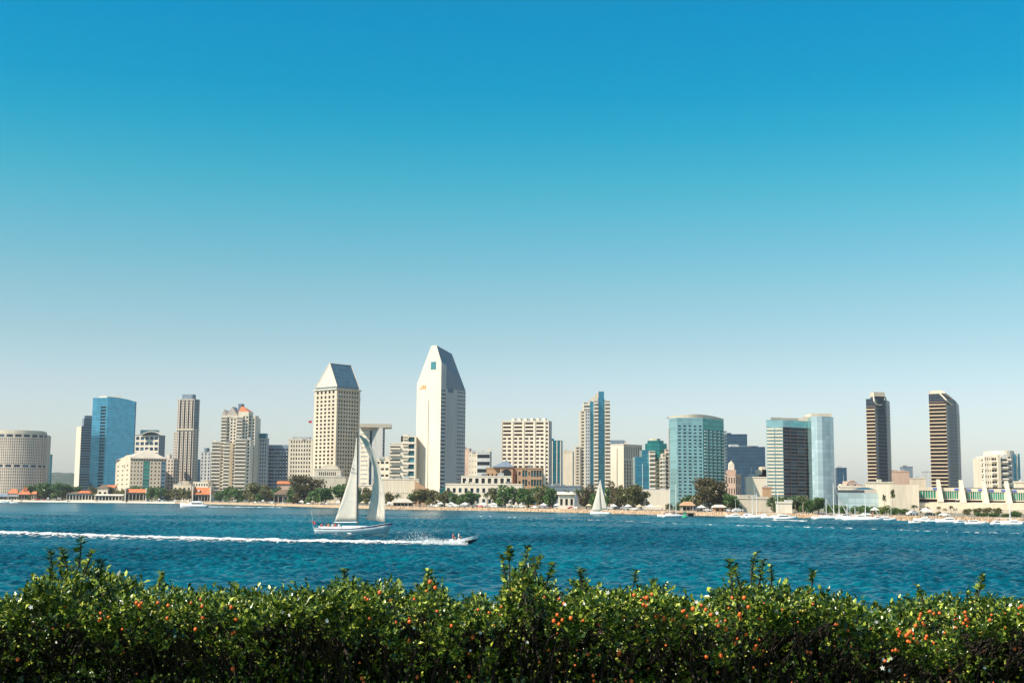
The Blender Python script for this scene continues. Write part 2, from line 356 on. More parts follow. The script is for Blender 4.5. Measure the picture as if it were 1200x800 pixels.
# 5 blue glass tower
Y = 1950; fp = corner(106.5, 124, 157.5, Y, 22, 520); fp[2] = along(fp[1], Vector((math.cos(R(6)), math.sin(R(6)))), 157.5, 520); fp[3] = fp[0] + Vector((12, 42)); bk = fp[2] + Vector((-13, 40))
fp = [fp[0], fp[1], fp[2], bk, fp[3]]
b = Bld('glass_tower', 'tall blue mirrored glass tower with a balcony notch near its left edge', 'tower', fp, 'blueglass')
zl, zc_, zr = Z(110, 465.5, Y), Z(124, 464.5, Y), Z(158, 470.5, Y)
nx = [lerp(fp[0], fp[1], .55), lerp(fp[0], fp[1], .93)]
b.part('curtain_wall', 'blueglass').poly([b.L(fp[0], 2), b.L(nx[0], 2), b.L(nx[0], zl), b.L(fp[0], zl)])
zn = Z(117, 475, Y); b.face(nx[0], nx[1], 2, zn, 1, 30, .94, .6, 1.5, 'win', 'blueglass', 'balcony_opening'); b.flat(nx[0], nx[1], zn, zl, 'blueglass', 'curtain_wall')
b.part('curtain_wall', 'blueglass').poly([b.L(nx[1], 2), b.L(fp[1], 2), b.L(fp[1], zc_), b.L(nx[1], zl)])
mid = [lerp(fp[1], fp[2], t) for t in (0, .35, .7, 1)]; zs = [zc_, Z(136, 465.6, Y), Z(147, 467.6, Y), zr]
for i in range(3): b.part('curtain_wall', 'blueglass').poly([b.L(mid[i], 2), b.L(mid[i + 1], 2), b.L(mid[i + 1], zs[i + 1]), b.L(mid[i], zs[i])])
b.flat(fp[2], fp[3], 2, zr, 'darkblue', 'side_wall'); b.flat(fp[3], fp[4], 2, zr, 'darkblue', 'side_wall'); b.flat(fp[4], fp[0], 2, zr, 'darkblue', 'side_wall')
b.part('roof', 'greyroof').poly([b.L(p, zr - .5) for p in fp]); pz = inset(fp, .5); b.block([p + Vector((-8, 0)) for p in pz], zr - .4, zl + 3, 'white', 'penthouse')
u_ = (fp[2] - fp[1]).normalized(); nn = Vector((u_.y, -u_.x))
b.block([fp[2] + nn * .6 - u_ * .9, fp[2] + nn * .6 + u_ * .4, fp[2] - nn + u_ * .4, fp[2] - nn - u_ * .9], 2, zr + .5, 'darkblue', 'edge_fin'); b.finish()
# 6 arched blue and white block behind
b = simple('office_building', 'blue glass and white framed block behind the gabled cream hotel', 157.5, 185, 192.5, 510, 2180, 12, 'darkblue', left=dict(cols=5, rows=12, wf=.72, hf=.62, glass='winblue', wall='white'), pent=(163, 183, 503.5, 'tealmetal'), fin=False)
Yp = 2176; x0, x1 = X(163, Yp), X(189, Yp)
for i in range(8):
    t0, t1 = i / 8, (i + 1) / 8; za = b.z1 + 6 * math.sin(math.pi * t0) + 1; zb = b.z1 + 6 * math.sin(math.pi * t1) + 1
    xA, xB = lerp(x0, x1, t0), lerp(x0, x1, t1)
    b.part('arched_canopy', 'white').poly([b.L((xA, Yp), za), b.L((xB, Yp), zb), b.L((xB, Yp + 14), zb), b.L((xA, Yp + 14), za)]); b.part('arched_canopy', 'white').poly([b.L((xA, Yp), za - 1.3), b.L((xB, Yp), zb - 1.3), b.L((xB, Yp), zb), b.L((xA, Yp), za)])
b.finish()
# 7 cream hotel with pyramid roof
Y = 1820; fp = corner(135, 152, 194, Y, 64, 560); u = (fp[2] - fp[1]); fp[2] = along(fp[1], Vector((math.cos(R(14)), math.sin(R(14)))), 194, 560); fp[3] = fp[2] + (fp[0] - fp[1])
b = Bld('gabled_hotel', 'cream hotel with a low pyramid roof and green glass centre strip', 'hotel', fp, 'warm'); z1 = Z(160, 537, Y); za = Z(152, 532.5, Y); z0_ = Z(136, 541, Y)
b.face(fp[0], fp[1], 2, z0_ - 1, 3, 8, .3, .3, .4, 'win', mx=3); b.part('gable_wall', 'warm').poly([b.L(fp[0], z0_ - 1), b.L(fp[1], z0_ - 1), b.L(fp[1], za), b.L(lerp(fp[0], fp[1], .7), za), b.L(fp[0], z0_)])
pp = lerp(fp[0], fp[1], .64); nL = Vector((fp[1].y - fp[0].y, fp[0].x - fp[1].x)).normalized()
m = b.part('round_window', 'win')
m.poly([b.L(pp + nL * .1 + (fp[1] - fp[0]).normalized() * 2.6 * math.cos(t * math.pi / 6), z0_ - 5.5 + 2.9 * math.sin(t * math.pi / 6)) for t in range(12)])
A, Bq = fp[1], fp[2]; e1, e2 = lerp(A, Bq, .36), lerp(A, Bq, .55); zb = z1 - 3.6
b.face(A, e1, 2, zb, 4, 10, .36, .45, .4, 'win'); b.face(e1, e2, 2, zb, 1, 11, .9, .78, .3, 'green', 'bluegrey', 'glass_strip'); b.face(e2, lerp(A, Bq, .86), 2, zb, 3, 10, .36, .45, .4, 'win'); b.face(lerp(A, Bq, .86), Bq, 2, zb, 1, 10, .7, .6, .4, 'winteal', 'bluegrey')
b.face(A, Bq, zb, z1, 14, 1, .62, .62, .6, 'win', name='attic_opening'); b.slab(A, Bq, z1, .8, 1, 'cream', 'cornice', 1)
b.shell(fp, 2, z1, None, (0, 1)); pk = Vector((X(173, Y + 16, 530), Y + 16)); zp = Z(173, 526, Y + 16)
for i in range(4): b.part('roof', 'beigemetal').poly([b.L(fp[i], z1 + .8), b.L(fp[(i + 1) % 4], z1 + .8), b.L(pk, zp)])
b.finish()
# 8 lower taupe block, antenna tower beyond
simple('apartment_block', 'narrow beige windowed block squeezed between the gabled hotel and the tall striped tower', 192, 203, 209, 538, 1900, 20, 'taupe', left=dict(cols=3, rows=12, wf=.5, hf=.5), right=dict(cols=2, rows=12, wf=.5, hf=.5), pent=(194, 198, 532, 'white'))
# 9 tall striped tower
Y = 1930; fp = corner(206.5, 226, 232.5, Y, 16, 520)
b = Bld('striped_tower', 'tall taupe tower with dark vertical window strips and a set back crown', 'tower', fp, 'taupe')
zA = Z(220, 503.5, Y); zB = Z(220, 468, Y); L_, C_, R_, B_ = fp
seg = [0, .1, .28, .36, .52, .6, .76, .84, 1]
for k in range(8):
    p0, p1 = lerp(L_, C_, seg[k]), lerp(L_, C_, seg[k + 1])
    for (a_, e_, n) in ((2, zA, 26), (zA + 1.5, zB, 11)):
        if k % 2 == 0: b.face(p0, p1, a_, e_, 1, n, .9 if k else .5, .5, .5, 'win', name='window')
        else: b.face(p0, p1, a_, e_, 1, 1, .6, .98, .6, 'win', name='glass_strip')
b.face(C_, R_, 2, zA, 2, 26, .5, .5, .5, 'win'); b.face(C_, lerp(C_, R_, .85), zA + 1.5, zB, 1, 11, .9, .75, .5, 'winteal', 'bluegrey'); b.flat(lerp(C_, R_, .85), R_, zA + 1.5, zB)
b.slab(L_, C_, zA, 1.5, .8, 'cream', 'ledge', .8); b.slab(C_, R_, zA, 1.5, .8, 'cream', 'ledge', .8); b.shell(fp, 2, zB, None, (0, 1)); b.roof(fp, zB, 'greyroof', 1)
b.block(inset(fp, .62), zB + .05, Z(219, 461.5, Y), 'bluegrey', 'penthouse')
w0 = along(L_, Vector((-math.cos(R(16)), math.sin(R(16)))), 202.5, 540); dv = (L_ - w0).normalized(); wing = [w0, L_ - Vector((0, .05)), L_ + Vector((0, 18)), w0 + Vector((0, 18))]
b.face(wing[0], wing[1], 2, zA - 3, 2, 25, .5, .5, .5, 'win'); b.shell(wing, 2, zA - 3, None, (0,)); b.roof(wing, zA - 3, 'greyroof', 0)
b.finish()
simple('office_slab', 'thin dark blue slab glimpsed right of the tall striped tower', 229, 234.8, 235.8, 538, 2050, 8, 'darkblue', parapet=0)
# 11 slim cream with round drum
b = simple('apartment_block', 'pale slim block with a round drum on top left of the orange peaked tower', 234.5, 246.5, 250, 530, 2000, 20, 'lightgrey', left=dict(cols=3, rows=14, wf=.4, hf=.6, glass='winblue'), fin=False)
m = b.part('drum', 'bluegrey'); p = inset(b.fp, .1)[0]; l = b.L(p, b.z1); m.tube(l, (l[0], l[1], l[2] + 7), 4.2, 4.2, 12); b.finish()
simple('low_building', 'low stepped white block behind the pier house with the steep orange roof', 226, 244, 249, 565, 1800, 12, 'white', left=dict(cols=6, rows=4, wf=.55, hf=.5), pent=(236, 243, 561.5, 'warm'))
simple('low_building', 'small peach low building at the foot of the tall striped tower', 203, 224, 228, 568, 1780, 10, 'warm', left=dict(cols=4, rows=2, wf=.4, hf=.4), pent=(213, 221, 563.5, 'warm'))
# 12 big stepped condominium with orange peak
Y = 1820
def quadfp(l, r, Y0, dep, sk=.12):
    x0, x1 = X(l, Y0, 530), X(r, Y0, 530); return [Vector((x0, Y0)), Vector((x1, Y0 + (x1 - x0) * sk)), Vector((x1 + 3, Y0 + dep)), Vector((x0, Y0 + dep))]
fp = quadfp(257, 298, Y, 36); b = Bld('stepped_tower', 'big stepped white tower with curved balconies and an orange tiled peak', 'tower', fp, 'white')
zt = Z(277, 489, Y); zs_ = Z(277, 516, Y)
def col(px0, px1, Y0, z0, z1_, cols, rows, kind, dep=20):
    f = quadfp(px0, px1, Y0, dep, .05)
    if kind == 'bal': b.face(f[0], f[1], z0, z1_, cols, rows, .96, .6, 1.2, 'win', name='window_band', bal=(1.6, 1.35, 'balconywhite', 1.02))
    else: b.face(f[0], f[1], z0, z1_, cols, rows, .55, .55, .6, 'win')
    b.shell(f, z0, z1_, None, (0,)); b.roof(f, z1_, 'greyroof', .6); return f
col(258, 264.5, Y - 2, 2, zt, 1, 26, 'bal', 30); col(264.5, 268.5, Y, 2, zt + 1, 1, 26, 'win', 30); col(268.5, 276, Y - 1, 2, zt - 1, 2, 26, 'win', 30)
col(276, 283, Y - 3, 2, zt, 1, 26, 'bal', 30); col(283, 290, Y, 2, Z(277, 487, Y), 2, 26, 'win', 30); col(290, 298, Y + 4, 2, Z(277, 489.5, Y), 2, 26, 'win', 24)
col(248, 258, Y - 5, 2, Z(250, 518, Y), 1, 17, 'bal', 26); col(262, 269, Y - 7, 2, Z(250, 519, Y), 1, 17, 'bal', 6); col(275, 288, Y - 9, 2, zs_ + 1, 1, 17, 'bal', 6); col(288, 293, Y - 6, 2, zs_ + 1, 1, 17, 'win', 6)
gp = quadfp(257.5, 272, Y + 1, 22, 0); zz = Z(265, 480.5, Y)
for (l, r, tp, mt_) in ((258, 264, 479.5, 'white'), (264, 277, 476, 'white')):
    f = quadfp(l, r, Y + 1, 22, 0); b.block(f, zt, zt + 2.5, 'white', 'attic')
    zk = Z(l, tp, Y); mx_ = (f[0] + f[1]) / 2; my = (f[2] + f[3]) / 2
    m = b.part('gable_roof', 'beigemetal'); q = [b.L(p, zt + 2.5) for p in f]; r1, r2 = b.L(mx_, zk), b.L(my, zk)
    m.poly([q[0], q[1], r1]); m.poly([q[1], q[2], r2, r1]); m.poly([q[2], q[3], r2]); m.poly([q[3], q[0], r1, r2])
f = quadfp(278, 290, Y + 1, 18, 0); zq = Z(280, 482, Y); b.block(f, zt, zq, 'white', 'attic'); pk = (f[0] + f[1] + f[2] + f[3]) / 4 + Vector((-5, 0)); zk = Z(283, 475, Y + 10)
for i in range(4): b.part('orange_roof', 'orange').poly([b.L(f[i], zq), b.L(f[(i + 1) % 4], zq), b.L(pk, zk)])
f = quadfp(277.5, 281, Y + 8, 6, 0); b.block(f, zq, Z(280, 472.5, Y), 'bluegrey', 'stair_tower'); f = quadfp(293, 298, Y + 6, 10, 0); b.block(f, zt - 2, Z(295, 486.5, Y), 'white', 'penthouse')
b.finish()
# 13-15

b = simple('office_building', 'white gridded block with a solid blue top beside the orange peaked tower', 295, 312, 314.5, 514, 1840, 14, 'lightgrey', left=dict(cols=6, rows=17, wf=.55, hf=.55, glass='winblue'), fin=False)
b.block(inset(b.fp, .84), b.z1 + .02, Z(305, 507.5, 1840), 'deepteal', 'penthouse'); b.finish()
b = simple('apartment_block', 'dark blue glass slab with rows of small white balconies and a blue cap', 313.5, 337.5, 339, 525, 1850, 8, 'bluegrey', fin=False)
fp = b.fp; b.mb.clear(); n_ = Vector(((fp[1] - fp[0]).y, -(fp[1] - fp[0]).x)).normalized() * .6
b.face(fp[0], fp[1], 2, b.z1, 7, 15, .9, .8, .3, 'winblue', 'bluegrey', 'window_band', bal=(1.5, 1.1, 'white', .42)); b.shell(fp, 2, b.z1, 'bluegrey', (0,)); b.roof(fp, b.z1, 'greyroof', 0)
b.block([p - (p - fp[3]) * .0 for p in inset(fp, .97)], b.z1 + .02, Z(325, 521, 1850), 'bluegrey', 'cap'); b.finish()
b = simple('office_building', 'cream gridded block with a flag on its roof left of the glass pitched tower', 337.5, 366, 368, 515, 1500, 10, 'cream', left=dict(cols=8, rows=15, wf=.5, hf=.55, mx=2), pent=(342, 362, 511.5, 'lightgrey'), fin=False)
fl = Vector(lerp(b.fp[0], b.fp[1], .93)); m = b.part('flagpole', 'alu'); l = b.L(fl + Vector((0, 3)), b.z1); m.tube(l, (l[0], l[1], Z(368, 491, 1500) - b.base), .18, .1, 6)
zf = Z(368, 492.5, 1500) - b.base; m = b.part('flag', 'red')
for i in range(5): m.quad((l[0] - i * .8, l[1] + .3 * math.sin(i), zf - 2.6), (l[0] - (i + 1) * .8, l[1] + .3 * math.sin(i + 1), zf - 2.7), (l[0] - (i + 1) * .8, l[1] + .3 * math.sin(i + 1), zf), (l[0] - i * .8, l[1] + .3 * math.sin(i), zf))
b.finish()
# 16 twin tower A: glass pitched roof
Y = 1240; fp = corner(367, 393.5, 421, Y, 42, 520); b = Bld('pitched_roof_tower', 'cream gridded hotel tower with a steep blue glass pitched roof, behind the sailing yacht', 'tower', fp, 'warm')
z1 = Z(393, 456, Y); L_, C_, R_, B_ = fp; za = z1 - 9
dark = 'warm'
def cell_face(p0, p1, cols, mx):
    b.face(p0, p1, 2, za, cols, 27, .55, .56, .7, 'win', None, mx=mx); b.face(p0, p1, za, z1, cols, 2, .5, .62, .8, 'win', None, 'attic_opening', mx=mx)
cell_face(L_, C_, 5, 2.2); cell_face(C_, R_, 8, 1.5)
b.shell(fp, 2, z1, None, (0, 1)); b.slab(L_, C_, z1, 1.2, .9, 'cream', 'cornice', .9); b.slab(C_, R_, z1, 1.2, .9, 'cream', 'cornice', .9); b.slab(C_, R_, z1 - 8.5, 1.0, .8, 'cream', 'cornice', 0)
b.block(inset(fp, .93), z1 + .01, z1 + 3, 'bluegrey', 'attic')
rf = inset(fp, .96); zr = z1 + 3; dR = (rf[2] - rf[1]).normalized(); w_ = (rf[2] - rf[1]).length; mid = (rf[0] + rf[1]) / 2 + dR * w_ * .13; md2 = along(mid, dR, 411.5, 430)
z_p = Z(389, 425.5, mid.y); z_q = z_p
P0, P1 = b.L(mid, z_p), b.L(md2, z_q); q = [b.L(p, zr) for p in rf]
b.part('gable_end', 'cream').poly([q[0], q[1], P0]); b.part('glass_roof', 'slate').poly([q[1], q[2], P1, P0]); b.part('gable_end', 'cream').poly([q[2], q[3], P1]); b.part('glass_roof', 'slate').poly([q[3], q[0], P0, P1]); b.part('roof_slab', 'greyroof').poly([(x, y, z - .1) for x, y, z in q])
m = b.part('roof_ribs', 'cream')
m.tube(q[1], P0, .5, .5, 5); m.tube(P0, P1, .45, .45, 5); m.tube(P1, q[2], .4, .4, 5); m.tube(q[0], P0, .5, .5, 5); b.finish()
# podium of tower A
x0, x1, x2 = X(365, 1190, 560), X(381, 1190, 560), X(404, 1190, 560)
b = Bld('hotel_podium', 'tiered cream podium with arched front at the foot of the glass pitched tower', 'building', [(x0, 1180), (x2, 1180), (x2, 1212), (x0, 1212)], 'cream')
b.face((x0, 1182), (X(405, 1182, 560), 1182), 2, Z(380, 559, 1182), 6, 1, .22, .4, .5, 'win'); zz = Z(380, 559, 1182); f = [(x0, 1182), (X(405, 1182, 560), 1182), (X(405, 1182, 560), 1214), (x0, 1214)]; b.shell(f, 2, zz, None, (0,)); b.roof([V2(p) for p in f], zz, 'greyroof', .8)
f = [V2((X(368, 1190, 560), 1190)), V2((X(399, 1190, 560), 1190)), V2((X(399, 1190, 560), 1210)), V2((X(368, 1190, 560), 1210))]; zz2 = Z(380, 550, 1190)
b.face(f[0], f[1], zz + .01, zz2, 9, 1, .55, .45, .5, 'win', mx=4); b.shell(f, zz + .01, zz2, None, (0,)); b.roof(f, zz2, 'beigemetal', .6)
m = b.part('barrel_vault', 'cream'); c0 = b.L((X(386, 1194, 550), 1194), zz2)
for i in range(10):
    t0, t1 = math.pi * i / 10, math.pi * (i + 1) / 10; rr = 8.5
    a_ = (c0[0] - rr * math.cos(t0), c0[1], c0[2] + rr * .55 * math.sin(t0)); d_ = (c0[0] - rr * math.cos(t1), c0[1], c0[2] + rr * .55 * math.sin(t1))
    m.quad(a_, d_, (d_[0], d_[1] + 14, d_[2]), (a_[0], a_[1] + 14, a_[2])); m.poly([(c0[0], c0[1], c0[2]), d_, a_])
b.finish()
simple('low_building', 'long low cream terrace right of the tiered hotel podium behind the mainsail', 400, 436, 438, 569, 1200, 6, 'white', left=dict(cols=9, rows=1, wf=.7, hf=.5, glass='winteal'))
# 17 building with overhanging slab roof
b = simple('slab_tower', 'pale tower with a wide flat overhanging roof between the yacht sails', 422, 448, 450.5, 501, 1330, 18, 'lightgrey', fin=False, parapet=0)
L_, C_, R_, B_ = b.fp; b.mb.clear(); zz = b.z1
b.face(L_, lerp(L_, C_, .38), 2, zz, 1, 17, .8, .4, .3, 'lightgrey', 'white', 'spandrel'); b.face(lerp(L_, C_, .38), lerp(L_, C_, .56), 2, zz, 1, 1, .6, .94, .6, 'winblue', None, 'glass_strip'); b.flat(lerp(L_, C_, .56), C_, 2, zz); b.face(C_, R_, 2, zz, 1, 20, .5, .7, .4, 'winblue')
b.shell(b.fp, 2, zz, None, (0, 1)); b.roof(b.fp, zz, 'greyroof', 0); zs = Z(440, 496.3, 1330)
f = [V2((X(420, 1328, 500), 1326)), V2((X(458, 1332, 500), 1334)), V2((X(456, 1332, 500), 1362)), V2((X(420, 1328, 500), 1362))]; b.block(f, zz + .4, zs, 'white', 'overhanging_roof')

b.finish()
# 18-19 white stepped pair + blank podium
simple('low_building', 'small white link building left of the curved balcony hotel wing', 440, 456, 458, 538, 1240, 10, 'white', left=dict(cols=3, rows=7, wf=.7, hf=.35, glass='win'), pent=(446, 455, 535, 'white'))
b = simple('hotel_wing', 'white hotel wing with long curved balconies left of the white slab tower', 456.5, 487, 489, 520, 1230, 6, 'white', fin=False, parapet=0)
L_, C_, R_, B_ = b.fp; b.mb.clear(); zz = b.z1; zpod = 2
b.face(L_, lerp(L_, C_, .42), zpod, zz, 1, 9, .96, .42, 1.4, 'winbrown', None, 'window_band', bal=(1.8, 1.5, 'white', 1.04)); b.flat(lerp(L_, C_, .42), lerp(L_, C_, .5), zpod, zz + 2)
b.face(lerp(L_, C_, .5), lerp(L_, C_, .7), zpod, zz + 9, 1, 10, .96, .3, .8, 'winbrown', None, 'window_band', bal=(1.0, 1.3, 'white', 1.02)); b.face(lerp(L_, C_, .7), lerp(L_, C_, .96), zpod, zz + 7.5, 1, 10, .85, .72, 1.0, 'winteal', 'white', 'window_band'); b.flat(lerp(L_, C_, .96), C_, 2, zz + 7.5)
b.shell(b.fp, 2, zz, None, (0,)); b.roof(b.fp, zz, 'greyroof', .8)
up_ = [lerp(L_, C_, .42), lerp(L_, C_, .999), lerp(B_, R_, .0) * 0 + lerp(L_, C_, .999) + Vector((0, 16)), lerp(L_, C_, .42) + Vector((0, 16))]
b.shell(up_, zz + .5, zz + 7.4, None, (0,)); b.roof(up_, zz + 7.4, 'greyroof', 0); f2 = [lerp(L_, C_, .5), lerp(L_, C_, .7), lerp(L_, C_, .7) + Vector((0, 12)), lerp(L_, C_, .5) + Vector((0, 12))]; b.shell(f2, zz + 7, zz + 9, None, (0,)); b.roof(f2, zz + 9, 'greyroof', 0)
b.finish()
b = simple('hotel_podium', 'long blank cream podium wall at the foot of the white slab tower', 437, 491, 494, 562, 1150, 5, 'cream', left=dict(cols=22, rows=1, wf=.35, hf=.05, rec=.3, mt=0, mb=0), fin=False); b.finish()
x0 = X(489, 1149, 570); b = Bld('sloped_wall', 'brown triangular buttress wall on the cream podium beside the white slab tower', 'wall', [(x0 - 2, 1146), (x0 + 10, 1146), (x0 + 10, 1149), (x0 - 2, 1149)], 'salmon')
b.part('wall', 'salmon').prism([(-6, -1.5), (7, -1.5), (7, 1.5), (-6, 1.5)], 0, [Z(489, 563, 1147) - 2, Z(498, 574, 1147) - 2, Z(498, 574, 1147) - 2, Z(489, 563, 1147) - 2]); b.finish()
# 20 white slab tower
Y = 1225; fp = corner(487.5, 516, 545, Y, 36, 520); b = Bld('slab_tower', 'tallest tower, a smooth white hotel slab with chiselled peak and shaded right side', 'tower', fp, 'white')
L_, C_, R_, B_ = fp; dL = (L_ - C_).normalized(); dR = (R_ - C_).normalized(); zL, zC, zR = Z(489, 450, L_.y), Z(516, 424, Y), Z(545, 458, R_.y)
p1l = along(C_, dL, 505.5, 407); p1r = along(C_, dL, 511.5, 407); zp = Z(509, 405, p1l.y); p2 = along(p1r, dR, 529.5, 416); zp2 = Z(530, 414.5, p2.y)
b.face(L_, C_, 2, zL, 1, 1, .02, .9, .2, 'winbrown', 'white', 'stair_slot', mt=10)
W = b.part('wall', 'white'); W.poly([b.L(L_, zL), b.L(C_, zL), b.L(C_, zC), b.L(p1r, zp), b.L(p1l, zp)])
s0, s1 = lerp(C_, R_, .2), lerp(C_, R_, .66); zst = zC - 8
b.face(C_, s0, 2, zR, 1, 30, .94, .38, .6, 'winblue', 'lightgrey', 'window_band'); b.flat(s0, s1, 2, zR, 'lightgrey'); b.face(s1, R_, 2, zR, 5, 29, .6, .42, .6, 'winblue', 'lightgrey')  # grey right side: its shade is put into the wall colour
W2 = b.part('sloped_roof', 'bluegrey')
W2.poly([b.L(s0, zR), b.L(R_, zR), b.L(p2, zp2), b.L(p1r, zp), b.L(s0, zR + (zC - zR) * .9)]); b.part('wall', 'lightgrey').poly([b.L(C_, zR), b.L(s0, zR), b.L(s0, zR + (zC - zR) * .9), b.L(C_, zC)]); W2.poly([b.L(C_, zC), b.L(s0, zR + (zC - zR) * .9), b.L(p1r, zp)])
p2b = p2 + (p1l - p1r); W2.poly([b.L(p1l, zp), b.L(p1r, zp), b.L(p2, zp2), b.L(p2b, zp2)]); W2.poly([b.L(L_, zL), b.L(p1l, zp), b.L(p2b, zp2), b.L(B_, zL)]); W2.poly([b.L(B_, zL), b.L(p2b, zp2), b.L(p2, zp2), b.L(R_, zR)])
b.shell(fp, 2, zR, None, (0, 1))
nL = Vector((-dL.y, dL.x)); nL = nL if nL.y < 0 else -nL; nR = Vector((dR.y, -dR.x)); nR = nR if nR.y < 0 else -nR
def panel(name, mat, p0, p1, z0, z1, n): b.part(name, mat).prism([b.L(x, 0)[:2] for x in (p0 + n * .25, p1 + n * .25, p1 - n * .1, p0 - n * .1)], z0 - b.base, z1 - b.base)
a0, a1 = along(C_, dL, 505, 428), along(C_, dL, 511, 428); panel('top_window', 'winteal', a0, a1, Z(508, 432, Y), Z(508, 423, Y), nL)
a0, a1 = along(C_, dR, 525.5, 456), along(C_, dR, 531, 456); panel('top_window', 'winblue', a0, a1, Z(528, 458.8, Y), Z(528, 454, Y), nR)
# orange rooftop sign, two strokes letters J N
sg = lambda c0, c1, t0, t1: panel('sign_letter', 'signorange', along(C_, dL, c0, 453), along(C_, dL, c1, 453), Z(495, t1, Y + 10), Z(495, t0, Y + 10), nL)
sg(494.2, 495, 451, 455.5); sg(492.2, 494.2, 454.7, 455.5); sg(492.2, 492.9, 453.6, 454.7)
sg(495.8, 496.6, 451, 455.5); sg(498.4, 499.2, 451, 455.5); sg(496.6, 497.5, 451.4, 453.4); sg(497.5, 498.4, 453.2, 455.2)
b.finish()
simple('low_building', 'dark teal glass annex at the right foot of the white slab tower', 515, 523, 526, 573, 1200, 5, 'greenglass', parapet=.4)
# 21
simple('office_building', 'narrow pink and cream block immediately right of the white slab tower', 543, 550, 552, 526, 1700, 12, 'pinkish', right=dict(cols=1, rows=10), pent=(545, 550, 524.5, 'white'))
simple('office_building', 'plain cream block left of the grey striped low office', 549, 559, 560, 530, 1690, 12, 'cream', left=dict(cols=3, rows=9, wf=.2, hf=.3))
simple('office_building', 'low grey office with horizontal window stripes and a cream stair tower', 559, 574, 576, 530, 1680, 10, 'lightgrey', left=dict(cols=1, rows=7, wf=.97, hf=.5, name='window_band', glass='win'), pent=(571, 575, 525.5, 'cream'))
# 22 white mall building
b = simple('conference_building', 'long white two storey conference building with square dark windows', 522, 612, 614, 568, 1010, 4, 'white', left=dict(cols=13, rows=2, wf=.5, hf=.42, rec=1.2, glass='winblue'), fin=False); zz = b.z1
L_, C_ = b.fp[0], b.fp[1]; f = [lerp(L_, C_, .2) + Vector((0, 8)), lerp(L_, C_, .86) + Vector((0, 8)), lerp(L_, C_, .86) + Vector((0, 26)), lerp(L_, C_, .2) + Vector((0, 26))]
b.face(f[0], f[1], zz + .02, Z(560, 558, 1020), 8, 1, .55, .6, .8, 'win'); b.shell(f, zz + .02, Z(560, 558, 1020), None, (0,)); b.roof(f, Z(560, 558, 1020), 'greyroof', .6); b.finish()
b = simple('salmon_building', 'salmon building with a big arched window and grey hipped roof', 570, 612, 614, 549, 1100, 5, 'salmon', left=dict(cols=9, rows=2, wf=.45, hf=.5), fin=False)
f = [V2((X(586, 1096, 550), 1096)), V2((X(601, 1096, 550), 1096)), V2((X(601, 1096, 550), 1112)), V2((X(586, 1096, 550), 1112))]; b.block(f, 2, Z(590, 547, 1096), 'salmon', 'gable_front')
m = b.part('arched_window', 'win'); cxx = (f[0][0] + f[1][0]) / 2; m.poly([b.L((cxx - 4, 1095.9), Z(590, 562, 1096))] + [b.L((cxx + 4 * math.cos(math.pi * t / 8) * -1, 1095.9), Z(590, 554, 1096) + 3.2 * math.sin(math.pi * t / 8)) for t in range(9)] + [b.L((cxx + 4, 1095.9), Z(590, 562, 1096))])
zq = Z(590, 547, 1096); pk = V2((cxx, 1104)); zk = Z(590, 539, 1104); ff = [V2((X(577, 1096), 1095)), V2((X(602, 1096), 1095)), V2((X(602, 1096), 1113)), V2((X(577, 1096), 1113))]
for i in range(4): b.part('hipped_roof', 'bluegrey').poly([b.L(ff[i], zq + .1), b.L(ff[(i + 1) % 4], zq + .1), b.L(pk, zk)])
b.finish()
b = simple('salmon_building', 'salmon block with tall paired green glass bays right of the arched window', 606, 635, 637, 549, 1080, 4, 'salmon', fin=False); L_, C_ = b.fp[:2]; b.mb.clear(); zz = b.z1
for t0, t1, k in ((0, .2, 0), (.2, .42, 1), (.42, .55, 0), (.55, 1, 1)):
    if k: b.face(lerp(L_, C_, t0), lerp(L_, C_, t1), 2, zz, 2 if t0 < .5 else 4, 4, .8, .7, .8, 'winteal')
    else: b.face(lerp(L_, C_, t0), lerp(L_, C_, t1), 2, zz, 1, 4, .4, .4, .5, 'win')
b.shell(b.fp, 2, zz, None, (0,)); b.roof(b.fp, zz, 'greyroof', .8); b.finish()
# 23 gridded slab
Y = 1300; b = simple('hotel_tower', 'broad cream hotel slab with a deep grid of dark windows and a scalloped roofline', 587.5, 643, 646.5, 493.5, Y, 12, 'white', fin=False, parapet=0)
L_, C_, R_, B_ = b.fp; b.mb.clear(); zz = b.z1; zh = zz - 15
ed = [0, .235, .47, .705, .92]
for i in range(4):
    p0, p1 = lerp(L_, C_, ed[i] + .012), lerp(L_, C_, ed[i + 1] - .012); b.face(p0, p1, 2, zh, 2, 17, .66, .48, 1.3, 'winbrown'); b.face(p0, p1, zh, zz, 1, 4, .82, .5, 1.5, 'winbrown')
    b.slab(p1, lerp(L_, C_, ed[i + 1] + .012), 2, zz - 2, .5, 'white', 'pier')
b.slab(L_, lerp(L_, C_, .012), 2, zz - 2, .5, 'white', 'pier'); b.face(lerp(L_, C_, .92), C_, 2, zz, 1, 21, .55, .5, 1.2, 'winbrown')
b.shell(b.fp, 2, zz, None, (0, 1)); b.flat(C_, R_, 2, zz, 'bluegrey'); b.roof(b.fp, zz, 'greyroof', .8)  # right flank in blue grey, shade painted as wall colour
for i in range(6):
    t = .22 + i * .13; p0, p1 = lerp(L_, C_, t) + Vector((0, 2)), lerp(L_, C_, t + .09) + Vector((0, 2)); n = 5; d_ = p1 - p0
    fpn = [p0 + d_ * (j / n) + Vector((0, -1.6 * math.sin(math.pi * j / n))) for j in range(n + 1)] + [p1 + Vector((0, 8)), p0 + Vector((0, 8))]; b.block(fpn, zz + .02, zz + 3.2, 'white', 'roof_turret')
b.finish()
b = simple('glass_building', 'teal glass slab with white vertical stripes right of the broad cream hotel slab', 643, 657.5, 659.5, 516.5, 1360, 10, 'deepteal', fin=False, parapet=.6)
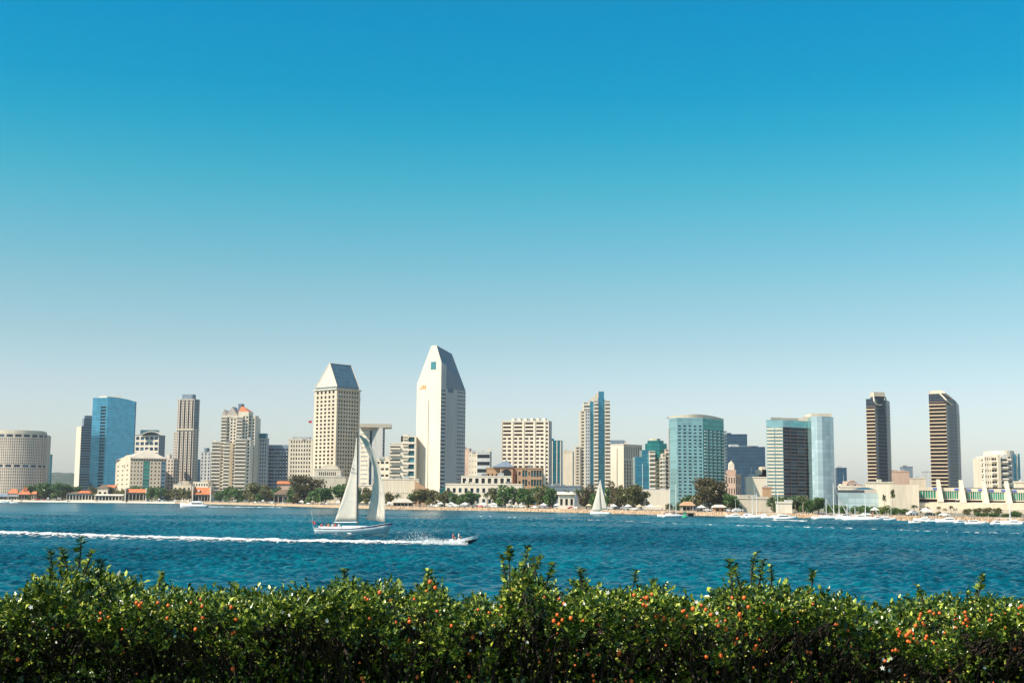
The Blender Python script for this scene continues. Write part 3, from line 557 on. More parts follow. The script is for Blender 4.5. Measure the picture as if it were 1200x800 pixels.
for t in (.08, .3, .66, .95): L_, C_ = b.fp[:2]; b.slab(lerp(L_, C_, t - .03), lerp(L_, C_, t + .03), 2, b.z1 - 2, .35, 'white', 'stripe')
b.finish()
simple('office_building', 'plain cream block between the teal striped slab and the bay window condominium', 657.5, 671, 673, 530, 1480, 14, 'cream', pent=(660, 671, 527.5, 'cream'))
simple('low_building', 'low blue grey hall with a white dome tank under the teal striped slab', 640, 680, 682, 570, 1150, 5, 'bluegrey')
# 26 tall condo
Y = 1290; z0 = 2
b = Bld('condominium_tower', 'tall slim condominium with rounded white balconies and a blue glass spine', 'tower', [(X(675, Y, 520), Y), (X(716, Y, 520), Y), (X(716, Y, 520), Y + 30), (X(675, Y, 520), Y + 30)], 'cream')
def cc(l, r, Y0, top, kind, rows, dep=22, wall='cream', sk=.05, glass='win', cols=1):
    x0, x1 = X(l, Y0, 520), X(r, Y0, 520); f = [Vector((x0, Y0)), Vector((x1, Y0 + (x1 - x0) * sk)), Vector((x1, Y0 + dep)), Vector((x0, Y0 + dep))]; zt = Z((l + r) / 2, top, Y0)
    if kind == 'bal': b.face(f[0], f[1], z0, zt, cols, rows, .95, .6, 1.3, glass, wall, 'window_band', bal=(1.6, 1.35, 'balconywhite', 1.04))
    elif kind == 'win': b.face(f[0], f[1], z0, zt, cols, rows, .5, .42, .8, glass, wall)
    elif kind == 'glass': b.flat(f[0], f[1], z0, zt, 'midblue', 'glass_spine')
    else: b.flat(f[0], f[1], z0, zt, wall)
    b.shell(f, z0, zt, wall, (0,)); b.roof(f, zt, 'greyroof', 0); return f, zt
cc(674, 680, Y - 3, 523, 'win', 20, cols=1); cc(680, 686, Y - 1, 481, 'win', 29); cc(686, 691.5, Y - 2, 480, 'win', 29, wall='lightgrey', glass='winblue', cols=2); cc(691.5, 696, Y + 1, 470, 'glass', 1, wall='bluegrey'); cc(696, 701, Y - 2, 469, 'bal', 29, glass='winteal'); cc(684, 691, Y + 6, 471, 'bal', 29, glass='winteal')
cc(701, 706.5, Y + .5, 466, 'glass', 1, wall='deepteal'); cc(709, 715, Y - 1.5, 469, 'bal', 29, glass='winblue'); cc(706, 709.2, Y + 2, 468, 'glass', 1, wall='deepteal')
f, zt = cc(700, 708.5, Y + 4, 458.5, 'win', 3, glass='winteal') if False else cc(701.5, 708, Y + 4, 458.5, 'glass', 1)
x0, x1 = X(689, Y + 6, 465), X(701, Y + 6, 465); zA, zB = Z(689, 470, Y), Z(701, 458.5, Y); b.part('wedge_roof', 'cream').prism([b.L(p, 0)[:2] for p in ((x0, Y + 5), (x1, Y + 5), (x1, Y + 18), (x0, Y + 18))], zA - 6, [zA - 2, zB - 2, zB - 2, zA - 2])
b.finish()
# 27-29
simple('office_building', 'dark blue box showing over the cream ribbed block right of the condominium', 715, 731, 734, 515.5, 1600, 8, 'bluegrey', parapet=0)
b = simple('office_building', 'cream block with a rounded blank corner and tall ribbed dark windows', 715.5, 731, 752.5, 521, 1240, 40, 'cream', fin=False)
L_, C_, R_, B_ = b.fp; b.mb.clear(); zz = b.z1; e = lerp(C_, R_, .3)
b.face(L_, C_, 2, zz, 1, 1, .05, .9, .3, 'win', name='joint'); b.face(L_, C_, zz, zz + .8, 1, 1, .01, .1); b.face(C_, R_, zz - 14, zz, 8, 1, .42, .8, 1, 'win', name='attic_window'); b.face(C_, lerp(C_, R_, .7), 2, zz - 14, 5, 13, .55, .72, .8, 'win'); b.flat(lerp(C_, R_, .7), R_, 2, zz - 14, 'deepteal')
b.shell(b.fp, 2, zz, None, (0, 1)); b.roof(b.fp, zz, 'greyroof', .8); b.finish()
Y = 1150; b = Bld('green_glass_building', 'green glass building with an octagonal stepped crown left of the pale teal hotel', 'building', [(X(752, Y, 540), Y), (X(784, Y, 540), Y), (X(784, Y), Y + 35), (X(752, Y), Y + 35)], 'cream')
def oct_(l, r, Y0, z0, z1, mat, name='glass_drum'):
    x0, x1 = X(l, Y0 + 10, 535), X(r, Y0 + 10, 535); cx_, rr = (x0 + x1) / 2, (x1 - x0) / 2; f = [Vector((cx_ + rr * math.cos(t * math.pi / 4 + .2), Y0 + 14 + rr * math.sin(t * math.pi / 4 + .2))) for t in range(8)]; b.block(f, z0, z1, mat, name); return f
oct_(756, 783, Y, 2, Z(768, 519, Y), 'greenglass'); oct_(759, 779, Y, 2, Z(768, 515.5, Y), 'greenglass'); oct_(762, 775, Y + 2, 2, Z(768, 513, Y), 'warm', 'roof_drum')
cc(744, 752, Y - 1, 535, 'glass', 1, wall='deepteal'); cc(752, 761, Y - 3, 527, 'glass', 1, wall='deepteal'); b_g = cc(753, 761, Y - 6, 543, 'glass', 1, wall='cream')
cc(761, 767.5, Y - 8, 528, 'bal', 13, glass='winteal'); cc(767.5, 774, Y - 4, 540, 'win', 12, wall='cream', glass='green'); cc(773, 779, Y - 8, 536, 'bal', 12, glass='winteal'); cc(776, 780, Y - 9, 531, 'win', 13); cc(780, 785, Y - 4, 526, 'bal', 14, wall='pinkish')
b.finish()
# 30 pale teal hotel tower
Y = 1010; L_ = Vector((X(784, Y + 8, 530), Y + 8)); C_ = Vector((X(824, Y, 530), Y)); R_ = Vector((X(848.5, Y + 26, 530), Y + 26)); Lm = Vector((X(793.5, Y - 3, 530), Y - 3)); Bk = [R_ + Vector((1, 14)), L_ + Vector((26 * L_.x / L_.y + 1, 26))]
fp = [L_, Lm, C_, R_] + Bk; b = Bld('hotel_tower', 'pale teal mirrored hotel tower with a curved cream roof above the brown tree', 'tower', fp, 'tealglass'); zz = Z(800, 489.5, Y)
b.flat(L_, Lm, 2, zz, 'tealglass', 'curtain_wall'); zw = zz - 5
b.flat(Lm, C_, zw, zz, 'tealglass', 'curtain_wall'); b.flat(C_, R_, zw - 3, zz, 'greenglass', 'curtain_wall')
b.face(Lm, C_, 2, zw, 5, 24, .52, .42, .9, 'winblue', 'tealglass'); b.face(C_, R_, 2, zw - 3, 5, 24, .6, .55, 1.0, 'win', 'greenglass', bal=(1.2, .9, 'paleteal', 1.1)); b.shell(fp, 2, zz, None, (0, 1, 2)); b.roof(fp, zz, 'greyroof', 0)
for i in range(24):
    z_ = 2 + (zw - 5) * (i + .3) / 24; b.put('balcony', ('edge', 1), lambda m: m.box(0, 2.4, -2.2, 1.2, 0, 1.1), (R_.x - .3, R_.y), z_, 0, ['white'])
    if i % 1 == 0: b.put('red_fin', ('rf', 1), lambda m: m.box(-.5, .1, -.8, .6, 0, 1.5), (L_.x, L_.y), z_, 0, ['pinkish'])
n = 12; rp0 = L_ + Vector((-1, -2)); rp1 = R_ + Vector((0, -2))
top = []; 
for i in range(n):
    t0, t1 = i / n, (i + 1) / n; A_, B2 = lerp(L_, R_, t0) + Vector((0, -9 * math.sin(math.pi * t0))), lerp(L_, R_, t1) + Vector((0, -9 * math.sin(math.pi * t1))); h0, h1 = zz + 1.2 + 2.2 * math.sin(math.pi * t0), zz + 1.2 + 2.2 * math.sin(math.pi * t1)
    m = b.part('curved_roof', 'cream'); m.poly([b.L(A_, zz + .02), b.L(B2, zz + .02), b.L(B2, h1), b.L(A_, h0)]); m.poly([b.L(A_, h0), b.L(B2, h1), b.L(B2 + Vector((0, 22)), h1), b.L(A_ + Vector((0, 22)), h0)])
b.finish()
# 31
simple('office_building', 'dark glass block just right of the pale teal hotel tower', 845, 874.5, 876, 510, 1700, 5, 'darkblue', parapet=.8, pent=(850, 873, 508.5, 'bluegrey'))
b = simple('office_building', 'dark navy glass office with stepped top above the domed beige building', 848, 894, 897, 525, 1560, 5, 'darkblue', fin=False, parapet=.5, pent=[(856, 866, 520.5, 'lightgrey'), (866, 889, 522, 'bluegrey')]); b.finish()
# 32 Spanish style with cupola
b = simple('domed_building', 'peach beige building with a small white cupola beside the pale teal hotel', 847, 862, 868.5, 556, 1150, 20, 'pinkish', left=dict(cols=5, rows=3, wf=.4, hf=.55), right=dict(cols=3, rows=3, wf=.4, hf=.7), fin=False, roof='orange')
zz = b.z1; f = [V2((X(852.5, 1156, 550), 1156)), V2((X(862.5, 1156, 550), 1156)), V2((X(862.5, 1156, 550), 1164)), V2((X(852.5, 1156, 550), 1164))]; b.block(f, zz + .1, Z(857, 550, 1156), 'pinkish', 'tower_base')
f = [V2((X(854.5, 1157, 550), 1157)), V2((X(860.5, 1157, 550), 1157)), V2((X(860.5, 1157, 550), 1162)), V2((X(854.5, 1157, 550), 1162))]; z_ = Z(857, 543.5, 1157); b.block(f, zz + .2, z_, 'white', 'cupola'); l = b.L((f[0] + f[2]) / 2, z_); m = b.part('dome', 'warm'); m.ball((l[0], l[1], l[2]), 2.4, 2.4, 2.2, 10, 6); m.tube((l[0], l[1], l[2] + 2), (l[0], l[1], Z(857, 538.5, 1157) - b.base), .4, .15, 6)
b.finish()
b = simple('low_building', 'cream building with a blue window strip and thin mast below the navy office', 873, 905, 907, 560, 1050, 4, 'white', fin=False)
L_, C_ = b.fp[:2]; b.mb.clear(); b.flat(L_, lerp(L_, C_, .28), 2, b.z1); b.face(lerp(L_, C_, .28), C_, 2, b.z1, 6, 2, .85, .5, .5, 'winblue'); b.shell(b.fp, 2, b.z1, None, (0,)); b.roof(b.fp, b.z1)
for (l_, r_, tp) in ((884, 900, 556), (889, 898, 550), (893, 898, 546.5)): x0, x1 = X(l_, 1056, 550), X(r_, 1056, 550); b.block([(x0, 1056), (x1, 1056), (x1, 1070), (x0, 1070)], b.z1 + .02, Z(890, tp, 1056), 'warm', 'upper_storey')
x0 = X(880, 1052, 550); m = b.part('mast', 'alu'); m.tube(b.L((x0, 1054), b.z1), b.L((x0, 1054), Z(880, 553, 1054)), .2, .1, 6); b.finish()
simple('low_building', 'red orange painted low building front at the left foot of the twin hotel tower', 893, 903, 904, 572, 900, 4, 'salmon', left=dict(cols=2, rows=1, wf=.3, hf=.5), roof='orange')
# 34 twin mirrored hotel tower
Y = 940; L_ = Vector((X(898.5, Y, 530), Y)); M_ = Vector((X(918, Y - 2, 530), Y - 2)); C_ = Vector((X(952, Y + 14, 530), Y + 14)); E_ = Vector((X(981, Y + 20, 530), Y + 20))
pts = [Vector((X(951 + 29 * t, Y, 530), Y - 4 + 12 * (t - .35) ** 2 * 2)) for t in (0, .2, .4, .6, .8, 1)]
fp = [L_, M_, C_, pts[0]] + pts[1:] + [Vector((pts[-1].x + 1, Y + 34)), Vector((L_.x * (1 + 34 / Y) + 1, Y + 34))]
b = Bld('hotel_tower', 'twin winged hotel tower, brown glass wing with white balconies and a pale mirrored wing', 'tower', fp, 'paleteal'); zz = Z(920, 492, Y); z2 = Z(966, 488, Y); zw = zz - 5
b.flat(L_, C_, zw, zz, 'tealglass', 'curtain_wall')
b.flat(L_, M_, zw, zz, 'tealglass', 'curtain_wall'); b.flat(M_, C_, zw, zz, 'tealglass', 'curtain_wall')
b.face(L_, M_, 2, zw, 2, 24, .9, .42, .9, 'winblue', 'tealglass', 'window_band', bal=(1.2, 1.2, 'white', 1.0)); b.face(M_, C_, 2, zw, 4, 24, .96, .66, .8, 'winblue', 'maroon', 'window_band')
for i in range(len(pts) - 1): b.flat(pts[i], pts[i + 1], 2, z2, 'paleteal', 'mirror_wall')
b.flat(C_, pts[0] + Vector((0, 18)), 2, z2, 'tealglass', 'mirror_wall'); b.flat(pts[-1], Vector((pts[-1].x + 1, Y + 34)), 2, z2, 'deepteal', 'mirror_wall'); b.flat(pts[0] + Vector((0, 22)), pts[0], 2, z2, 'tealglass', 'mirror_wall')
b.flat(fp[-1], L_, 2, zz, 'tealglass', 'mirror_wall'); b.flat(fp[-2], fp[-1], 2, zz, 'tealglass', 'mirror_wall')
b.part('roof', 'greyroof').poly([b.L(p, zz) for p in (L_, M_, C_, C_ + Vector((6, 18)), L_ + Vector((12, 30)))]); b.part('roof', 'greyroof').poly([b.L(p, z2) for p in pts + [Vector((pts[-1].x + 1, Y + 34)), Vector((pts[0].x, Y + 34))]])
x0, x1 = X(903, Y + 5, 490), X(938, Y + 5, 490); b.block([(x0, Y + 4), (x1, Y + 12), (x1 + 4, Y + 24), (x0 + 8, Y + 24)], zz + .02, Z(920, 489, Y + 5), 'cream', 'penthouse')
x0, x1 = X(950, Y + 5, 490), X(974, Y + 5, 490); b.block([(x0, Y + 3), (x1, Y + 3), (x1, Y + 24), (x0, Y + 24)], z2 + .02, Z(960, 484.5, Y + 5), 'cream', 'penthouse'); x0, x1 = X(938, Y + 5, 490), X(950, Y + 5, 490); b.part('penthouse', 'cream').prism([b.L(p, 0)[:2] for p in ((x0, Y + 11.9), (x1, Y + 12), (x1, Y + 22), (x0, Y + 22))], zz - 2, [Z(938, 489, Y) - 2, Z(950, 485.5, Y) - 2, Z(950, 485.5, Y) - 2, Z(938, 489, Y) - 2])
b.finish()
b = simple('office_building', 'small blue grey block directly right of the pale mirrored wing', 979, 990, 992.5, 549, 1250, 8, 'darkblue', left=dict(cols=3, rows=8, wf=.6, hf=.6, glass='winblue', wall='bluegrey'), parapet=.6)
# 36 pair of dark condominium towers
def harbour(lab, l, m_, r, top, sl, sr, ring):
    Y = 1330; fp = corner(l, m_, r, Y, 30, 520); b = Bld('dark_tower', lab, 'tower', fp, 'blackglass', group='pair of dark banded towers'); L_, C_, R_, B_ = fp; zt = Z(m_, sl, Y)
    f0 = L_; nf = 29; b.face(L_, C_, 2, zt - 8, 1, nf, .97, .66, 1.3, 'winbrown', 'maroon', 'window_band', bal=(1.1, .95, 'sand', 1.04))
    b.flat(L_, C_, zt - 8, zt, 'blackglass', 'curtain_wall'); k = lerp(C_, R_, .16)
    b.flat(C_, k, 2, zt, 'blackglass', 'corner_pier')
    q = [k]; 
    for t in (.45, .75, .93, 1.0): q.append(lerp(k, R_, t) + Vector((.35, -.9)).normalized() * (5 * math.sin(math.pi * t)))
    zr = Z(r - 3, sr, Y)
    zq = lambda t: zt + (zr - zt) * t
    for i in range(4):
        ta, tb = (0, .45, .75, .93, 1.0)[i], (0, .45, .75, .93, 1.0)[i + 1]; b.part('curtain_wall', 'blackglass').poly([b.L(q[i], 2), b.L(q[i + 1], 2), b.L(q[i + 1], zq(tb)), b.L(q[i], zq(ta))])
    b.shell(fp, 2, min(zt, zr), 'blackglass', (0, 1)); b.part('roof', 'darkroof').poly([b.L(L_, zt), b.L(C_, zt)] + [b.L(p, zq(t)) for p, t in zip(q, (0, .45, .75, .93, 1.0))] + [b.L(B_, zt)])
    def ring(pts):
        m = b.part('loop_ornament', 'white'); P = []
        for px_, py_ in pts:
            p = along(C_, (L_ - C_).normalized(), px_, py_) if px_ < m_ else along(C_, (R_ - C_).normalized(), px_, py_)
            p = p * (1 - (7.5 if px_ > m_ else 6.0) / Y)
            P.append(b.L(p, Z(px_, py_, p.y)))
        m.path(P, [.8] * len(P), 6)
    for j in range(nf):
        z_ = 2 + (min(zt, zr) - 6) * (j + .5) / nf; mm = b.part('floor_band#%d' % j, 'bluegrey'); Q = [C_] + q
        for u0, u1 in zip(Q, Q[1:]):
            if (u1 - u0).length < .5: continue
            e_ = (u1 - u0).normalized(); n_ = Vector((e_.y, -e_.x)) * .35; mm.prism([b.L(x, 0)[:2] for x in (u0 + n_, u1 + n_, u1, u0)], z_ - 2, z_ - 1.35)
    b.ring = ring
    return b, fp, zt, zr, Y
b, fp, zt, zr, Y = harbour('dark condominium tower with a white loop ornament round its top, nearer the mirrored hotel', 1016, 1026.5, 1044, 458, 467, 466, 1)
L_, C_, R_, B_ = fp; zk = Z(1028, 459, Y); f = [lerp(L_, R_, .25) + Vector((0, 2)), lerp(C_, R_, .1), lerp(C_, R_, .62), lerp(B_, R_, .6)]; 
oc = lerp(C_, R_, .28); b.block([oc + Vector((-5.5, -1)), oc + Vector((6, 2)), oc + Vector((6, 16)), oc + Vector((-5.5, 13))], zt - 14, zk, 'blackglass', 'crown_box'); b.block([oc + Vector((-6, -1.6)), oc + Vector((6.5, 1.4)), oc + Vector((6.5, 16)), oc + Vector((-6, 13))], Z(1030, 463, Y), zk + 1, 'warm', 'crown_cap')
b.ring([(1023.5, 460), (1023.8, 465), (1024.6, 470), (1027, 473.4), (1031, 474.6), (1035, 473.6), (1037.6, 471), (1038.4, 468), (1037, 465), (1035.4, 463), (1034.6, 460)]); b.finish()
b, fp, zt, zr, Y = harbour('dark condominium tower with a slanted oval roof, farther right above the convention hall', 1090, 1110, 1125.5, 458, 461, 476.5, 0)
L_, C_, R_, B_ = fp; zk = Z(1098, 459.5, Y); b.block([L_ + Vector((2, -1)), lerp(L_, C_, .8) + Vector((0, -1)), lerp(L_, C_, .8) + Vector((4, 10)), L_ + Vector((4, 12))], zt + .1, zk + 2, 'warm', 'crown_cap')
b.ring([(1101, 460.6), (1105, 464.5), (1109, 468.8), (1113, 472.4), (1117, 474.8), (1120.5, 476), (1123, 475.6), (1121, 472.4), (1117, 468.6), (1112, 464.4), (1107, 460.4), (1104, 459)]); b.finish()
# 37-38
simple('apartment_block', 'low pinkish ribbed block right behind the loop topped dark tower', 1044, 1064, 1066, 553, 1420, 8, 'pinkish', left=dict(cols=6, rows=5, wf=.55, hf=.8, rec=1), pent=(1045, 1052, 550.5, 'pinkish'))
simple('apartment_block', 'small dark framed block behind the pinkish ribbed block', 1055, 1066, 1070, 548, 1500, 10, 'bluegrey', left=dict(cols=3, rows=6, wf=.7, hf=.6), right=dict(cols=1, rows=1, wf=.5, hf=.9, glass='winblue'))
simple('office_building', 'pale grey low block left of the slanted top dark tower', 1080, 1092, 1093, 553, 1600, 8, 'lightgrey', left=dict(cols=1, rows=7, wf=.95, hf=.35, name='window_band'), pent=(1082, 1090, 551.5, 'lightgrey'))
simple('low_building', 'long low cream roofline between the two dark condominium towers', 1066, 1083, 1085, 561, 1300, 8, 'warm')
# 39 rounded condominium
Y = 1180; b = Bld('rounded_condominium', 'white rounded condominium with dark balcony bays at the right edge', 'building', [(X(1149, Y), Y), (X(1194, Y), Y), (X(1194, Y), Y + 40), (X(1149, Y), Y + 40)], 'white')
cc(1149.5, 1153, Y + 6, 536.5, 'bal', 9); cc(1153, 1161, Y + 2, 534, 'win', 9, cols=3, wall='white'); cc(1161, 1168.5, Y, 535, 'bal', 9, cols=2, glass='win'); cc(1168.5, 1172, Y - 3, 533, 'x', 9) ; cc(1172, 1180, Y, 536, 'bal', 9, glass='winblue'); cc(1180, 1184, Y + 4, 533, 'bal', 9, glass='winblue'); cc(1184, 1190, Y + 8, 532, 'glass', 1, wall='bluegrey', dep=30); cc(1189, 1192, Y + 9, 531, 'x', 1, wall='white'); cc(1192, 1194.5, Y + 12, 531.5, 'glass', 1, wall='bluegrey')
x0, x1 = X(1163, Y + 10, 530), X(1192, Y + 10, 530); cx_ = (x0 + x1) / 2; rr = (x1 - x0) / 2; f = [Vector((cx_ - rr * math.cos(math.pi * i / 12), Y + 20 - 15 * math.sin(math.pi * i / 12))) for i in range(13)] + [Vector((cx_ + rr, Y + 34)), Vector((cx_ - rr, Y + 34))]; zA_ = Z(1175, 532, Y)
b.block(f, 2, zA_, 'lightgrey', 'upper_wall'); b.block([p * 1.0 for p in inset(f, .97)], zA_ + .01, Z(1175, 528, Y + 10), 'white', 'penthouse')
b.block([(X(1160, Y + 6, 530), Y + 5), (X(1172, Y + 6, 530), Y + 3), (X(1172, Y), Y + 16), (X(1160, Y), Y + 16)], 2, Z(1166, 531.5, Y), 'white', 'upper_wall')
for px_ in (1150.5, 1154, 1170, 1186): pass
b.finish()
# ------------------------------------------------------------------ shoreline, land, hills
SH = [(-260, 586.5), (0, 587.0), (30, 587.8), (150, 589.0), (230, 590), (300, 591.8), (450, 596.3), (600, 598.6), (750, 602.2), (850, 604.8), (950, 606.6), (1050, 609.6), (1130, 611.8), (1200, 613.6), (1420, 619)]
SP = [ground(px, py) for px, py in SH]
def shoreY(px):
    # depth of the waterline in a picture column
    k = X(px, 1000, 590) / 1000.0
    for a, b in zip(SP, SP[1:]):
        ka, kb = a.x / a.y, b.x / b.y
        if ka <= k <= kb:
            # intersection of the line x = k y with the segment
            d = b - a; t = (k * a.y - a.x) / (d.x - k * d.y); return a.y + d.y * t
    return SP[-1].y if k > 0 else SP[0].y
MT['landmat'] = None
m, nt, bs = newmat('ground_mix'); f = noise(nt, pos(nt), .03, 5); nt.links.new(ramp(nt, f, ((.35, (.09, .10, .04)), (.5, (.26, .21, .14)), (.65, (.34, .30, .24)))), bs.inputs['Base Color']); bs.inputs['Roughness'].default_value = .9; MT['landmat'] = m
m, nt, bs = newmat('riprap_rock'); vo = nt.nodes.new('ShaderNodeTexVoronoi'); vo.inputs['Scale'].default_value = .7; nt.links.new(pos(nt, 1, 1, 1.4), vo.inputs[0])
nt.links.new(mixrgb(nt, noise(nt, pos(nt), .25, 4), ramp(nt, vo.outputs['Distance'], ((.0, (.50, .38, .25)), (.5, (.40, .28, .17)), (.8, (.10, .07, .05)))), (.52, .36, .22)), bs.inputs['Base Color']); bs.inputs['Roughness'].default_value = .9; MT['rock'] = m
MT['seawall'] = wallmat('pale_seawall', (.58, .50, .40))
m, nt, bs = newmat('lawn'); f = noise(nt, pos(nt), 2.5, 5); nt.links.new(ramp(nt, f, ((.3, (.03, .05, .015)), (.7, (.08, .11, .03)))), bs.inputs['Base Color']); bs.inputs['Roughness'].default_value = .9; MT['lawn'] = m
LZ = 2.0
# quay edge behind the waterline
def back_off(p, d): v = Vector((p.x, p.y)); n = v.normalized(); return Vector((p.x + n.x * d, p.y + n.y * d, LZ))
mb = MB(); eds = [back_off(p, 9) for p in SP]; far = [Vector((p.x * 6500 / p.y, 6500, LZ)) for p in SP]
for i in range(len(SP) - 1): mb.quad(eds[i], eds[i + 1], far[i + 1], far[i])
mb.quad((-9000, eds[0].y - 300, LZ), eds[0], far[0], (-9000, 6500, LZ)); mb.quad(eds[-1], (9000, eds[-1].y - 30, LZ), (9000, 6500, LZ), far[-1])
mb.quad((-9000, 6500, LZ), (9000, 6500, LZ), (9000, 9500, LZ), (-9000, 9500, LZ))
tag(mb.build('ground', 'landmat'), kind='structure')
# rock slope, jittered rows of facets
def bank(name, px0, px1, mat, rough, top=LZ, n=700, w=9.0):
    mb = MB(); rows = 6; g = []
    for i in range(n + 1):
        px = px0 + (px1 - px0) * i / n; Yc = shoreY(px); p = at(px, 590, Yc); row = []
        dvec = Vector((p.x, p.y)).normalized()
        for j in range(rows + 1):
            t = j / rows; dd = (w + .6) * t - 1.5 + random.uniform(-rough, rough) * .6; z = -0.8 + (top + .82) * min(1, t * 1.15) + (random.uniform(-rough, rough) * .45 if 0 < j < rows else 0)
            row.append((p.x + dvec.x * dd, p.y + dvec.y * dd, z if j < rows else top + .012))
        g.append(row)
    for i in range(n):
        for j in range(rows): mb.quad(g[i][j], g[i + 1][j], g[i + 1][j + 1], g[i][j + 1])
    return tag(mb.build(name, mat), kind='structure')
bank('shore_wall', -250, 205, 'seawall', .12, w=4.0); bank('rocky_shore', 205, 1400, 'rock', 1.1, n=1500)
# promenade strip along the edge
mb = MB()
for a, b in zip(SP, SP[1:]): mb.quad(back_off(a, 8.8) + Vector((0, 0, .016)), back_off(b, 8.8) + Vector((0, 0, .016)), back_off(b, 17) + Vector((0, 0, .016)), back_off(a, 17) + Vector((0, 0, .016)))
tag(mb.build('path', 'seawall'), kind='structure')
# hills far behind
mb = MB(); prof = [(-200, 560), (-60, 557), (20, 556), (45, 556), (58, 554), (66, 552.6), (74, 553.8), (84, 553.5), (95, 556), (110, 560), (160, 566), (400, 570), (700, 572), (1300, 572)]
def pv(px):
    for (a, ya), (b_, yb) in zip(prof, prof[1:]):
        if a <= px <= b_: return ya + (yb - ya) * (px - a) / (b_ - a)
g = []
for i in range(181):
    px = -200 + 1500 * i / 180; row = []
    for j in range(9):
        t = j / 8; Yh = 4200 + 1500 * t; zt = Z(px, pv(px), 5100); h = zt * math.sin(min(1, t / .6) * math.pi / 2) * (1 if t <= .6 else 1 - (t - .6) * .6) + random.uniform(-2, 2) * (1 if j else 0); row.append((X(px, Yh, 560), Yh, h if j else 1.5))
    g.append(row)
for i in range(180):
    for j in range(8): mb.quad(g[i][j], g[i + 1][j], g[i + 1][j + 1], g[i][j + 1])
m, nt, bs = newmat('hill_scrub'); f = noise(nt, pos(nt), .03, 6); nt.links.new(ramp(nt, f, ((.35, (.02, .04, .025)), (.55, (.05, .07, .035)), (.7, (.16, .14, .10)))), bs.inputs['Base Color']); bs.inputs['Roughness'].default_value = .95; MT['hill'] = m
tag(mb.build('hills', 'hill', smooth=True), kind='structure')
# near bank under the camera
mb = MB(); NZ = HC - 1.6
mb.quad((-60, -40, NZ), (60, -40, NZ), (60, 14, NZ), (-60, 14, NZ)); mb.quad((-60, 14, NZ), (60, 14, NZ), (60, 27, 1.2), (-60, 27, 1.2)); mb.quad((-60, 27, 1.2), (60, 27, 1.2), (60, 27.5, -2), (-60, 27.5, -2))
tag(mb.build('lawn', 'lawn'), kind='structure')
mb = MB(); mb.quad((-4000, -4000, 1.0), (4000, -4000, 1.0), (4000, -40, 1.0), (-4000, -40, 1.0)); tag(mb.build('ground', 'landmat'), kind='structure')
# ------------------------------------------------------------------ water
wr = np.random.default_rng(3); NW = 46
lam = np.exp(wr.uniform(np.log(.8), np.log(5.0), NW)); th = wr.normal(-1.35, .75, NW); kk = 2 * np.pi / lam
amp = .0175 * lam ** .75; ph = wr.uniform(0, 6.28, NW); kx = kk * np.cos(th); ky = kk * np.sin(th)
def waves(x, y, sp=0.0):
    x = np.asarray(x, float); y = np.asarray(y, float); z = np.zeros(np.broadcast(x, y).shape)
    for i in range(NW):
        a = amp[i] * np.clip((lam[i] / np.maximum(sp, .01) - 1.6) / 1.2, 0, 1); s = np.sin(kx[i] * x + ky[i] * y + ph[i])
        z = z + a * (s + .12 * np.cos(2 * (kx[i] * x + ky[i] * y + ph[i])))
    gst = .75 + .35 * np.sin(x * .031 + y * .017) * np.sin(y * .043 - x * .012)
    return z * gst
ys = [48.0]
while ys[-1] < 1900: ys.append(ys[-1] + max(.34, (ys[-1] / 430.0) ** 2 * .9))
ys = np.array(ys); nx_ = 760; ang = np.linspace(-.475, .475, nx_)
GX = ys[:, None] * ang[None, :]; GY = np.repeat(ys[:, None], nx_, 1); SPc = np.maximum(np.gradient(ys)[:, None] * .8, GY * .95 / nx_) + 0 * GX
GZ = waves(GX, GY, np.minimum(SPc, 2.2))
nv = GX.size; co = np.stack([GX, GY, GZ], -1).reshape(-1, 3).astype(np.float32)
idx = np.arange(nv).reshape(GX.shape); fq = np.stack([idx[:-1, :-1], idx[:-1, 1:], idx[1:, 1:], idx[1:, :-1]], -1).reshape(-1, 4)
def np_mesh(name, co, faces, mats, smooth=False, mi=None):
    me = bpy.data.meshes.new(name); k = faces.shape[1]; me.vertices.add(len(co)); me.vertices.foreach_set('co', np.ascontiguousarray(co, np.float32).ravel())
    me.loops.add(faces.size); me.loops.foreach_set('vertex_index', faces.astype(np.int32).ravel()); me.polygons.add(len(faces))
    me.polygons.foreach_set('loop_start', np.arange(0, faces.size, k, dtype=np.int32)); me.polygons.foreach_set('loop_total', np.full(len(faces), k, np.int32))
    if smooth: me.polygons.foreach_set('use_smooth', np.ones(len(faces), bool))
    for x in mats: me.materials.append(MT[x] if isinstance(x, str) else x)
    if mi is not None: me.polygons.foreach_set('material_index', mi.astype(np.int32))
    me.update(); me.validate(); return me
m, nt, bs = newmat('bay_water'); n1 = noise(nt, pos(nt, .02, .008, 1), 1.0, 4); n2 = noise(nt, pos(nt, .42, .20, 1), 1.0, 5, .65)
fac = math_(nt, 'ADD', math_(nt, 'MULTIPLY', n1, .45), math_(nt, 'MULTIPLY', n2, .55))
base = ramp(nt, fac, ((.36, (.0, .018, .032)), (.5, (.0, .064, .096)), (.64, (.0, .145, .178))))
cap = ramp(nt, noise(nt, pos(nt, .8, .35, 0), 1.0, 6, .6), ((.755, (0, 0, 0)), (.79, (1, 1, 1))))
nt.links.new(mixrgb(nt, math_(nt, 'MULTIPLY', cap, .75), base, (.7, .74, .72)), bs.inputs['Base Color']); bs.inputs['Roughness'].default_value = .22; bs.inputs['IOR'].default_value = 1.33; bs.inputs['Specular IOR Level'].default_value = .12
bn = nt.nodes.new('ShaderNodeBump'); bn.inputs['Strength'].default_value = .5; bn.inputs['Distance'].default_value = .12; nt.links.new(noise(nt, pos(nt, 1.6, 1.0, 1), 1.4, 4, .6), bn.inputs['Height']); nt.links.new(bn.outputs[0], bs.inputs['Normal']); MT['water'] = m
